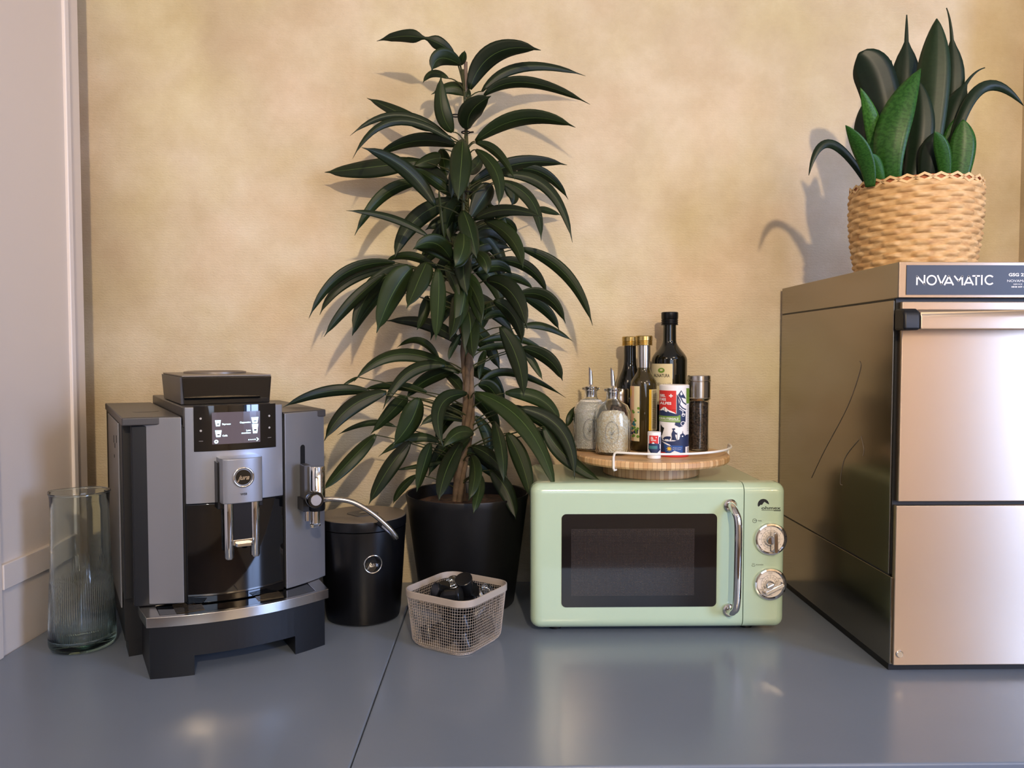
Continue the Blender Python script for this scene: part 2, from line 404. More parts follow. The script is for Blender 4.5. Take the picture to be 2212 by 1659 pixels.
for y0, y1, z0, z1 in ((-1.5, -1.45, .05, 1.45), (-.45, -.4, .05, 1.45), (-1.45, -.45, .05, .1), (-1.45, -.45, 1.4, 1.45), (-.97, -.93, .1, 1.4)):
    box(bm, 2.53, 2.58, y0, y1, z0, z1)
struct(obj('window_1', bm, 'white'))
bm = bm_new(); box(bm, -2.6, 2.6, -3.3, -3.2, -.9, 1.7); struct(obj('wall_front', bm, 'roomwall'))
bm = bm_new(); box(bm, -2.7, -2.6, -3.3, 1.62, -.9, 1.7); box(bm, -2.6, -.93, -.2, -.1, -.9, 1.7); struct(obj('wall_far_left', bm, 'roomwall'))
bm = bm_new(); box(bm, -2.7, 3.0, -3.3, 1.72, -1.0, -.9); struct(obj('floor', bm, 'floorm'))
bm = bm_new(); box(bm, -2.7, 3.0, -3.3, 1.72, 1.7, 1.8); struct(obj('ceiling', bm, 'ceil'))
for nm, x, y in (('left', -.75, -.1), ('right', .9, .1)):
    t = thing('ceiling_lamp', 'round recessed ceiling lamp above the %s half of the counter' % nm, 'lamp', (x, y, 1.66))
    bm = bm_new(); lathe(bm, [(.245, .04), (.245, .0), (.235, -.004), (.234, .036), (0, .036)], 40); obj('lamp_ring', bm, 'white', t, smooth=40)

t = thing('ceiling_spotlight', 'small white ceiling spotlight behind the place the photo was taken', 'lamp', (.33, -1.5, 1.62))
bm = bm_new(); lathe(bm, [(.05, .02), (.05, 0), (.044, 0), (.042, .018), (0, .02)], 32); lathe(bm, [(.012, .02), (.012, .08), (.04, .08), (.04, .02)], 24); obj('lamp_ring', bm, 'white', t, smooth=40)
# worktop: two slabs with a joint, front edge, cupboards below it are out of frame
XS = -.1745
def slab(x0, x1, nm, lab):
    bm = bm_new(); box(bm, x0, x1, .883, WY-.0005, -.035, 0)
    return tag(obj(nm, bm, 'counter', bevel=.003), lab, 'worktop')
slab(-.7945, XS-.0004, 'worktop', 'blue-grey lacquered worktop section under the coffee machine')
slab(XS+.0004, 1.1025, 'worktop', 'blue-grey lacquered worktop section under the microwave')
bm = bm_new(); box(bm, -.79, 1.10, .90, 1.60, -.9, -.036); tag(obj('base_cabinet', bm, 'joint'), 'long base cabinet carrying the grey worktop', 'cabinet')

# ------------------------------------------------------------------ COFFEE MACHINE (local: x right, y back)
MO = Vector((-.4026, 1.1987, 0)); MA = math.radians(30)
cm = thing('coffee_machine', 'silver and black bean-to-cup coffee machine with lit display beside the glass carafe', 'coffee machine', MO, MA)
R30 = Matrix.Rotation(-MA, 3, 'Z')
def toM(p): return R30 @ (Vector(p)-MO)
fv = lambda u: .022+2.28*u*u
tv = lambda u: -.024+1.43*u*u
def arc_outline(u0, u1, f, back, n=16):
    return [(u0+(u1-u0)*i/n, f(u0+(u1-u0)*i/n)) for i in range(n+1)]+[(u1, back), (u0, back)]
# body
CH = lambda a, f: [(-a, f), (a, f), (a, .385), (.06, .438), (-a, .460)]
bm = bm_new(); prism(bm, CH(.158, .088), .10, .3755)
prism(bm, [(-.147, .064), (-.077, .045), (.077, .045), (.125, .064), (.125, .08), (-.147, .08)], .094, .375)
obj('body', bm, 'blkm', cm, bevel=.002)
bm = bm_new(); prism(bm, CH(.157, .112), .028, .10); box(bm, -.152, -.11, .116, .17, 0, .03); box(bm, .11, .152, .116, .17, 0, .03)
box(bm, -.152, -.11, .38, .44, 0, .03); box(bm, .09, .14, .33, .38, 0, .03)
obj('base', bm, 'blkm', cm)
bm = bm_new(); box(bm, -.1605, -.158, .135, .372, .075, .374); obj('side_panel', bm, 'silver', cm, bevel=.001)['label'] = 'glossy taupe side panel'
bm = bm_new(); box(bm, .158, .1605, .135, .372, .075, .374); obj('side_panel', bm, 'silver', cm, bevel=.001)
for (y, z, h) in ((.215, .335, .012), (.195, .328, .008), (.158, .34, .012), (.21, .31, .005)):
    bm = bm_new(); box(bm, -.1612, -.1604, y, y+.006, z, z+h); obj('side_vent', bm, 'ink', cm)
# top lids
for sx, nm in ((-1, 'water_tank_lid'), (1, 'milk_side_lid')):
    bm = bm_new(); a, b = (-.160, -.0785) if sx < 0 else (.0785, .160)
    prism(bm, [(a, .056 if sx < 0 else .075), (b, .045), (b, .446), (a, .461)] if sx < 0 else [(a, .045), (b, .075), (b, .385), (a, .428)], .3755, .388)
    obj(nm, bm, 'dgrey', cm, bevel=.002)
bm = bm_new(); lathe(bm, [(0, .3886), (.010, .3886), (.012, .3882), (.020, .3884), (.021, .3878)], 32, -.115, .18); obj('lid_knob', bm, 'dgrey', cm, smooth=40)
# spine with hopper
bm = bm_new(); prism(bm, [(-.0765, .042), (.0765, .042), (.0765, .427), (-.0765, .445)], .37, .4025); obj('upper_housing', bm, 'dgrey', cm, bevel=.002)
bm = bm_new(); bot = [(-.0685, .085), (.0665, .085), (.0665, .30), (-.0685, .30)]; top = [(-.0712, .082), (.0695, .082), (.0695, .32), (-.0712, .32)]
prism(bm, bot, .4025, .4475, 0, top); obj('bean_hopper', bm, 'blk', cm, bevel=.0015)
bm = bm_new(); prism(bm, [(-.0725, .086), (-.0685, .086), (-.0685, .30), (-.0725, .30)], .404, .4473, 0, [(-.0735, .084), (-.0705, .084), (-.0705, .32), (-.0735, .32)]); obj('hopper_side_trim', bm, 'dgrey', cm)
bm = bm_new(); prism(bm, [(-.071, .084), (.069, .084), (.069, .32), (-.071, .32)], .4475, .4502)
lid = obj('hopper_lid', bm, 'taupe', cm, bevel=.001)
bm = bm_new(); lathe(bm, [(.052, .4502), (.052, .4535), (.048, .4545), (.045, .4515), (0, .451)], 48, 0, .2); obj('grinder_ring', bm, 'taupe', lid, smooth=40)
# front panels
def arcpanel(name, u0, u1, z0, z1, m, dv=0, back=.05, bev=.0012, par=cm):
    bm = bm_new(); prism(bm, arc_outline(u0, u1, lambda u: fv(u)+dv, max(back, fv(max(abs(u0), abs(u1)))+.004)), z0, z1); return obj(name, bm, m, par, smooth=30, bevel=bev)
arcpanel('front_panel', -.1465, -.0790, .097, .387, 'silver')
rp = arcpanel('front_panel', .0785, .1575, .094, .3865, 'silver2')
arcpanel('display_surround', -.0745, .0745, .2515, .402, 'silver2', 0)
arcpanel('cup_bay_panel', -.0745, .0745, .094, .2505, 'blk', .002)
# slot on the right panel
bm = bm_new(); pts = [(.1118+.0045*math.cos(a), .327+.0045*math.sin(a)) for a in [PI*k/10 for k in range(11)]]+[(.1073, .25), (.1163, .25)]
v = [bm.verts.new((x, fv(x)-.0004, z)) for x, z in pts]; bm.faces.new(v); obj('wand_slot', bm, 'ink', rp)
# display
disp = arcpanel('display_panel', -.0625, .0625, .333, .4045, 'blk', -.0018, .03, .0006)
def onfront(dv): return lambda x, z, l: (x, fv(x)-.0018-dv-l, z)
A = Art(); A.rect(-.0368, .3436, .0362, .3935, 'screen', 0)
sc = A.build('screen', onfront(0), disp, cut=(-.04, .04, 8))
A = Art()
def cup(x, z, w, h, glass=False):
    A.poly([(x-w/2, z+h/2), (x+w/2, z+h/2), (x+w*.34, z-h/2), (x-w*.34, z-h/2)], 'pixel', 1)
    A.poly([(x-w*.2, z-h*.05), (x+w*.25, z-h*.05), (x+w*.2, z-h*.25), (x-w*.16, z-h*.25)], 'screen', 2)
cup(-.0282, .3765, .0085, .0095); cup(-.0278, .3602, .0095, .0105); cup(.0278, .3790, .0115, .0095); cup(.0280, .3655, .0100, .0150)
for s_, x, z, al in (('Espresso', -.0220, .3737, 'LEFT'), ('Caffè', -.0220, .3555, 'LEFT'), ('Cappuccino', .0212, .3752, 'RIGHT'), ('Latte', .0212, .3622, 'RIGHT'), ('macchiato', .0212, .3583, 'RIGHT')):
    A.text(s_, x, z, .0026, 'pixel', 1, align=al, ydown=False, bold=.025)
A.ring(-.0310, .3478, .0012, .0030, 'pixel', 1, 16)
for k in range(4): A.disc(.0180+k*.0032, .3482, .0010, 'pixel', 1, 10)
A.stroke([(.0305, .3505), (.0330, .3482), (.0305, .3459)], .0014, 'pixel', 1)
A.build('screen_icons', onfront(.0002), sc)
A = Art()
for x in (-.0527, .0515):
    for z in (.3845, .3655): A.disc(x, z, .0017, 'dimdot', 0, 16)
    A.rect(x-.003, .3492, x+.003, .3496, 'dimdot', 0)
A.build('touch_button', onfront(.0001), disp)
# coffee spout
sp_o = [(-.031, .03), (-.0315, -.008), (-.029, -.0175), (-.022, -.0205), (0, -.0222), (.022, -.0205), (.029, -.0175), (.0315, -.008), (.031, .03)]
bm = bm_new(); prism(bm, sp_o, .2555, .3245); spout = obj('coffee_spout', bm, 'silver2', cm, bevel=.0015, smooth=40)
bm = bm_new(); prism(bm, [(-.034, .03), (-.034, .0), (.0335, .0), (.0335, .03)], .245, .318); prism(bm, [(-.014, .02), (-.014, -.012), (.014, -.012), (.014, .02)], .186, .2555)
obj('spout_core', bm, 'blks', spout, bevel=.001)
for u0 in (-.0195, .0195):
    bm = bm_new(); lathe(bm, [(.0038, .168), (.0058, .168), (.0070, .171), (.0074, .2555), (.0038, .2555)], 28, u0, -.007, closed=True); obj('spout_tube', bm, 'chrome', spout, smooth=40)
bm = bm_new(); prism(bm, [(-.012, -.014), (.013, -.014), (.011, -.0215), (-.010, -.0215)], .188, .1935); prism(bm, [(-.0145, -.008), (.0145, -.008), (.0145, -.0135), (-.0145, -.0135)], .189, .198); obj('spout_bridge', bm, 'chrome', spout, bevel=.0008)
def badge(parent, fn, r, name='badge'):
    A = Art(); A.disc(0, 0, r*.80, 'blk', 0, 40); A.text('jura', -.02*r, -.25*r, r*.50, 'chrome', 1, w=1.25*r, shear=.45, align='CENTER', ydown=False, bold=.03)
    A.stroke([(-.66*r, -.52*r), (-.50*r, -.38*r), (-.40*r, -.1*r)], .09*r, 'chrome', 1)
    return A.build(name, fn, parent, step=.0004)
EC = Vector((0, -.0222, .2957))
bm = bm_new()
for k in range(48):
    pass
ringp = [(.0145*math.cos(2*PI*k/48), 0, .0145*math.sin(2*PI*k/48)) for k in range(48)]
tube(bm, [(EC.x+a, EC.y-.0008, EC.z+c) for a, b, c in ringp], .0017, 8, closed=True); em = obj('badge_ring', bm, 'chrome', spout, smooth=60)
badge(spout, lambda x, y, l: (EC.x+x, EC.y-.0006-l, EC.z+y), .0145)
A = Art(); A.text('WE8', 0, .268, .0035, 'ink', 0, align='CENTER', ydown=False, bold=.02); A.build('model_mark', lambda x, y, l: (x, -.0223-l, y), spout)
# drip tray
def tarc(u0, u1, d, back, n=24): return [(u0+(u1-u0)*i/n, tv(u0+(u1-u0)*i/n)+d) for i in range(n+1)]+[(u1, back), (u0, back)]
bm = bm_new(); prism(bm, tarc(-.1325, .1325, .003, .115), .030, .0785)
prism(bm, tarc(-.1325, -.073, .003, .115, 8), 0, .0305); prism(bm, tarc(.079, .1325, .003, .115, 8), 0, .0305)
tray = obj('drip_tray', bm, 'blkm', cm)
bm = bm_new()
ou = [(-.1365+.276*i/24, tv(-.1365+.276*i/24)-.0005) for i in range(25)]+[(.1425, .0585), (.1425, .088), (-.1405, .088), (-.1405, .0585)]
ii = [(-.1175+.2355*i/24, tv(-.1175+.2355*i/24)+.0095) for i in range(25)]+[(.1185, .0585), (.1185, .0585), (-.1180, .0585), (-.1180, .0585)]
lv = []
for pts, z in ((ou, .0785), (ou, .0935), (ii, .0935), (ii, .0860)): lv.append([bm.verts.new((p[0], p[1], z)) for p in pts])
for a, b in zip(lv, lv[1:]):
    for k in range(29):
        try: bm.faces.new((a[k], a[(k+1) % 29], b[(k+1) % 29], b[k]))
        except ValueError: pass
bmesh.ops.remove_doubles(bm, verts=bm.verts, dist=1e-6)
obj('tray_trim', bm, 'satin', tray, bevel=.0008)
bm = bm_new()
gl = [(u, tv(u)+.011) for u in [-.119+.238*i/20 for i in range(21)]]
prism(bm, [(u*.985, v) for u, v in gl]+[(.117, .0575), (-.117, .0575)], .086, .0930)
g = obj('drip_grill', bm, 'blk', tray)
bm = bm_new()
for u0 in (-.075, .045):
    for k in range(9):
        y = .0 + .006*k; box(bm, u0-.02, u0+.02, y+.001 if y > tv(u0)+.012 else tv(u0)+.014, y+.0026, .0929, .0940)
obj('grill_slat', bm, 'blk', g)
# milk frother
MX, MY = .1235, .010
bm = bm_new(); lathe(bm, [(.0125, .2462), (.0133, .247), (.0133, .2985), (.0125, .2995), (0, .2995)], 40, MX, MY); fr = obj('milk_frother', bm, 'chrome', cm, smooth=40)
bm = bm_new(); box(bm, MX-.0205, MX-.009, MY+.002, MY+.028, .245, .3015); obj('frother_mount', bm, 'dgrey', fr, bevel=.001)
bm = bm_new(); lathe(bm, [(.0, .226), (.0128, .226), (.0140, .228), (.0140, .247), (0, .247)], 36, MX-.001, MY); box(bm, MX-.024, MX-.006, MY-.004, MY+.03, .226, .2465); obj('frother_collar', bm, 'blks', fr, smooth=40)
bm = bm_new(); lathe(bm, [(0, .2055), (.0078, .2055), (.0078, .227)], 28, MX-.004, MY-.002); obj('frother_tube', bm, 'chrome', fr, smooth=40)
bm = bm_new(); lathe(bm, [(0, .210), (.004, .210), (.004, .227)], 20, MX-.0165, MY+.001); obj('frother_tube', bm, 'chrome', fr, smooth=40)
bm = bm_new(); lathe(bm, [(0, .199), (.006, .1985), (.0088, .2015), (.0088, .2058), (0, .2058)], 28, MX-.004, MY-.002); obj('frother_nozzle', bm, 'glass', fr, smooth=40)
kc = Vector((.1135, -.018, .2480))
def knob_bm(r, y0, y1, prof):
    bm = bm_new()
    ring = lathe(bm, prof, 36)
    for v in bm.verts: x, y, z = v.co; v.co = (kc.x+x, kc.y-z, kc.z+y)
    return bm
kn = obj('frother_knob', knob_bm(0, 0, 0, [(0, -.022), (.012, -.022), (.0135, -.018), (.0135, -.002), (.0125, 0), (0, 0)]), 'blk', fr, smooth=40)
obj('knob_cap', knob_bm(0, 0, 0, [(.0090, -.001), (.0090, .0012), (.0084, .0018), (0, .0018)]), 'satin', kn, smooth=40)
hose = smooth_path([toM(atY(698, 1080, 1.262)), toM(atY(722, 1078, 1.262)), toM(atY(760, 1084, 1.266)), toM(atY(800, 1106, 1.272)), toM(atY(836, 1136, 1.28)), toM(atY(855, 1158, 1.288)),
                    toM(atY(853, 1160, 1.297)), toM(atY(842, 1149, 1.315)), toM(atY(826, 1135, 1.332))], 8)
n = len(hose); bm = bm_new(); tube(bm, hose, [.0042]*n, 14); hs = obj('milk_hose', bm, 'satin', fr, smooth=60)
bm = bm_new(); tube(bm, [toM(atY(828, 1137, 1.330)), toM(atY(818, 1130, 1.338))], .0048, 14); obj('hose_connector', bm, 'blks', hs, smooth=60)

# ------------------------------------------------------------------ GLASS CARAFE
PC = (-.689, 1.268)
bm = bm_new()
def ribs(a, z):
    k = 1.0
    if z < .117: k += .009*max(0, min(1, (.117-z)/.004))*(.5+.5*math.cos(90*a)) if z > .012 else 0
    if z > .20:   # pinched spout towards the left
        d = math.atan2(math.sin(a-PI*.97), math.cos(a-PI*.97)); k += .16*math.exp(-(d/.3)**2)*((z-.20)/.058)**2
    k += .02*math.sin(2*a+.6)*(1-z/.3)
    return k
outer = [(.030, .0), (.040, .0005), (.0465, .004), (.0492, .012), (.0488, .03), (.0478, .06), (.0465, .09), (.0455, .1130), (.0453, .1170), (.0449, .125), (.0440, .16), (.0432, .20), (.0430, .23), (.0436, .248), (.0443, .2545), (.0448, .257)]
inn = [(.0428, .2572), (.0412, .2545), (.0404, .23), (.0405, .20), (.0412, .16), (.0420, .118), (.0428, .08), (.0440, .04), (.0436, .022), (.036, .014), (.0, .012)]
def rfo(a, z): return ribs(a, z)
rings = [(0, 0)]+outer
lathe(bm, rings+inn, 540, 0, 0, rf=lambda a, z: ribs(a, z))
car = obj('glass_carafe', bm, 'gglass', None, (PC[0], PC[1], .0005), smooth=60)
tag(car, 'tall pale green glass carafe with a ribbed lower half and pinched lip', 'carafe')
bm = bm_new(); pr = []
for k in range(96):
    a = 2*PI*k/96; r = .0441*ribs(a, .2575); pr.append((r*math.cos(a), r*math.sin(a), .2575))
tube(bm, pr, .0016, 8, closed=True); obj('rim', bm, 'gglass', car, smooth=60)

# ------------------------------------------------------------------ BLACK MILK COOLER / BIN
BC = Vector((-.251, 1.413, 0))
bn = thing('milk_container', 'black cylindrical milk container with round badge behind the coffee machine', 'container', BC)
bm = bm_new(); lathe(bm, [(0, .001), (.062, .001), (.0665, .004), (.069, .02), (.0785, .165), (.0785, .170), (.0, .170)], 72); obj('body', bm, 'binb', bn, smooth=40)
bm = bm_new(); lathe(bm, [(.0775, .1705), (.0792, .172), (.0797, .185), (.079, .1885), (.0775, .1885)], 72, closed=True); obj('lid_rim', bm, 'blks', bn, smooth=40)
bm = bm_new(); lathe(bm, [(0, .1712), (.0770, .1712), (.0785, .1885), (.0775, .1895), (.02, .1905), (0, .1905)], 72)
l = obj('lid', bm, 'taupe', bn, smooth=40)
bm = bm_new(); prism(bm, rrect(0, 0, .024, .024, .012), .1902, .1914); rz = obj('lid_port', bm, 'dgrey', l, rot=(0, 0, math.radians(45)))
bm = bm_new(); lathe(bm, [(0, .1922), (.006, .1922), (.0075, .1912)], 24); obj('port_plug', bm, 'blk', l, smooth=40)
bph = math.atan2(-1, .30)   # direction the badge faces
def binpt(x, y, l):
    a = -1.571+.41+x/.076; r = .069+(.0785-.069)*(y-.02)/.145+l; return (r*math.cos(a), r*math.sin(a), y)
badge(bn, lambda x, y, l: binpt(x, y+.1145, l+.0005), .0165)
bm = bm_new(); tube(bm, [binpt(.0158*math.cos(2*PI*k/48), .1145+.0158*math.sin(2*PI*k/48), .0007) for k in range(48)], .0013, 8, closed=True); obj('badge_ring', bm, 'chrome', bn, smooth=60)

# ------------------------------------------------------------------ FICUS in black planter
FP = Vector((-.061, 1.487, 0))
pl = thing('potted_ficus', 'tall long-leaved ficus with a braided trunk in a black planter', 'potted plant', FP)
bm = bm_new(); lathe(bm, [(0, .001), (.086, .001), (.091, .006), (.117, .203), (.1195, .214), (.1185, .2165), (.1155, .2155), (.112, .19), (.0, .185)], 80); obj('planter', bm, 'potb', pl, smooth=40)
bm = bm_new(); lathe(bm, [(.112, .176), (.108, .194), (.06, .198), (0, .2)], 60, rf=lambda a, z: 1+.01*math.sin(9*a)); obj('potting_soil', bm, 'soil', pl, smooth=60)
SY = 1.485
def rel(p): return Vector(p)-FP
stem_px = [(992, 1065), (996, 1010), (1010, 940), (1014, 860), (1010, 770), (1006, 700), (1006, 620), (1008, 560)]
for k in range(4):
    pts = []
    for i, (x, y) in enumerate(stem_px):
        p = rel(atY(x, y, SY)); a = i*1.25+k*PI/2; rr = .0075+.002*math.sin(i+k)
        if i == 0: p.z = .19
        pts.append(p+Vector((rr*math.cos(a), rr*math.sin(a), 0)))
    sp = smooth_path(pts, 6); m = len(sp)
    bm = bm_new(); tube(bm, sp, [.0068-.0028*i/m+.0006*math.sin(i*1.7+k) for i in range(m)], 10); obj('trunk', bm, 'bark', pl, smooth=70)
for k, (tx, ty) in enumerate(((1004, 300), (1000, 150), (1022, 420))):
    pts = [rel(atY(1008+4*k-4, 580, SY)), rel(atY((1008+tx)/2+(-5, 6, 10)[k], (560+ty)/2, SY+.006*k)), rel(atY(tx, ty, SY))]
    sp = smooth_path(pts, 8); bm = bm_new(); tube(bm, sp, [.004-.002*i/len(sp) for i in range(len(sp))], 8); obj('stem', bm, 'stalk', pl, smooth=70)
bm = bm_new(); tube(bm, [rel(atY(1006, 134, SY+.008)), rel(atY(1008, 560, SY+.008)), rel(atY(1000, 1050, SY+.008))], .0036, 10); obj('support_cane', bm, 'cane', pl, smooth=60)
for (x, y) in ((1006, 286), (984, 250), (1008, 415)):
    bm = bm_new(); p = rel(atY(x, y, SY)); tube(bm, [p+Vector((.008*math.cos(2*PI*k/16), .008*math.sin(2*PI*k/16), 0)) for k in range(16)], .0013, 6, closed=True)
    tube(bm, [p+Vector((.008, 0, 0)), p+Vector((.015, -.003, 0))], .0016, 6); obj('plant_tie', bm, 'ink', pl)

def leaf_mesh(base, mid, tip, width, roll, prof, nseg=14, fold=.25, wave=0.0, mi='leaf', tw=0, name='leaf', parent=None):
    cl = bez(base, mid, tip, nseg); bm = bm_new(); uvl = bm.loops.layers.uv.new('uv'); prev = None; view = None
    ncol = 6
    for i, c in enumerate(cl):
        t = i/nseg; tan = (cl[min(i+1, nseg)]-cl[max(i-1, 0)]).normalized()
        vd = (c+parent.location-CAM).normalized()
        side = tan.cross(vd)
        if side.length < .15 and prev is not None: side = prev
        side.normalize()
        if prev is not None and side.dot(prev) < 0: side = -side
        prev = side.copy(); nrm = side.cross(tan).normalized()
        a = roll+tw*t; s2 = side*math.cos(a)+nrm*math.sin(a); n2 = nrm*math.cos(a)-side*math.sin(a)
        w = width/2*prof(t)
        row = []
        for k in range(ncol+1):
            q = (k/ncol)*2-1
            off = n2*(fold*abs(q)*w-.5*fold*w+wave*w*math.sin(t*9+q*2))
            row.append((bm.verts.new(c+s2*w*q+off), (k/ncol, t)))
        if i:
            for k in range(ncol):
                f = bm.faces.new((pr_[k][0], pr_[k+1][0], row[k+1][0], row[k][0]))
                for lp, uvv in zip(f.loops, (pr_[k][1], pr_[k+1][1], row[k+1][1], row[k][1])): lp[uvl].uv = uvv
        pr_ = row
    o = obj(name, bm, mi, parent, smooth=180, normals=True)
    s = o.modifiers.new('thick', 'SOLIDIFY'); s.thickness = .0006; s.offset = 0
    return o
def ficus_prof(t):
    if t < .86: return max(.03, (math.sin(PI*min(1, t*.93+.02)**.82)**.8)*(1-.2*t)*1.1)
    k = (1-t)/.14; return max(.015, ficus_prof(.8599)*(.22*k+.78*k**2.2)+.012)
def twist_prof(t): return max(.02, ficus_prof(t)*(1-.82*math.exp(-((t-.42)/.10)**2))*1.15)
T3 = [  # crop 3: base, mid, tip, width, depth offset at mid, at tip
 (1145,260,920,150,645,178,95,-.02,.02,1.9),(1190,330,1060,285,1003,375,125,-.04,-.05,0),(1185,335,1205,290,1218,238,60,-.02,-.03,0),(1110,420,1010,388,945,452,52,.02,.03,0),
 (1250,490,1415,255,1715,237,150,-.03,-.06,0),(1330,505,1600,345,2005,405,72,.01,.04,0),(1345,530,1620,445,2035,590,84,-.03,-.07,0),(1290,830,1600,678,1940,740,118,-.05,-.09,0),
 (1140,770,1070,620,1065,400,125,-.02,-.02,0),(1250,540,1150,480,1000,525,95,.01,.0,0),(1240,750,1262,630,1390,535,165,-.06,-.1,0),(1000,760,800,650,580,548,92,.03,.06,0),
 (1140,830,800,660,470,795,62,.0,-.02,0),(1150,835,760,700,487,945,62,-.03,-.07,0),(1160,860,900,825,640,930,100,.04,.06,0),(1025,1250,830,1010,545,870,118,-.08,-.13,0),
 (915,960,600,1005,305,1032,135,.05,.08,0),(1205,820,1192,1000,1175,1220,168,-.09,-.12,0),(1290,840,1430,905,1545,1080,70,-.04,-.07,0),(1290,885,1425,1040,1437,1255,100,-.07,-.1,0),
 (1260,1110,1560,975,1885,985,108,.02,.04,0),(1540,1010,1740,1045,1893,1210,78,.04,.07,0),(1460,1050,1760,1140,1920,1490,84,-.02,-.04,0),(1450,1090,1650,1220,1715,1480,92,-.05,-.08,0),
 (1280,1340,1480,1278,1725,1325,90,-.08,-.12,0),(1345,1345,1520,1460,1598,1659,112,-.09,-.13,0),(930,1100,690,1180,500,1445,92,.0,-.03,0),(980,1450,740,1330,445,1282,58,-.05,-.08,0),
 (1150,1210,890,1350,760,1600,140,.03,.02,0),(1205,1410,1205,1530,1150,1650,142,-.1,-.12,0),(1130,1600,1020,1490,880,1535,132,-.06,-.08,0),(1060,940,990,955,885,992,110,.03,.03,0),
 (1150,1190,1020,1090,885,998,80,-.02,-.05,0),(1110,1100,950,1010,780,940,120,.05,.06,0),(1390,1110,1330,1200,1250,1340,150,.0,-.01,0),(1465,1095,1535,1170,1522,1250,95,.03,.03,0),
 (1240,1030,1300,980,1330,900,92,.04,.05,0),(1070,880,1085,970,1100,1070,95,.05,.05,0),(1190,1250,1135,1350,1125,1490,100,.03,.02,0),(1370,1240,1450,1330,1490,1420,66,.04,.04,0),
 (1450,1330,1520,1370,1558,1430,50,.06,.07,0),(1690,1270,1760,1282,1845,1312,50,.09,.11,0),(1250,1480,1370,1400,1490,1500,125,.04,.05,0),(1280,1420,1120,1350,960,1410,120,.05,.05,0),
 (1230,1570,1370,1500,1520,1530,110,.05,.06,0),(1200,1130,1150,1180,1090,1260,110,.05,.05,0),(1050,1150,1062,1300,1085,1470,22,-.04,-.04,0)]
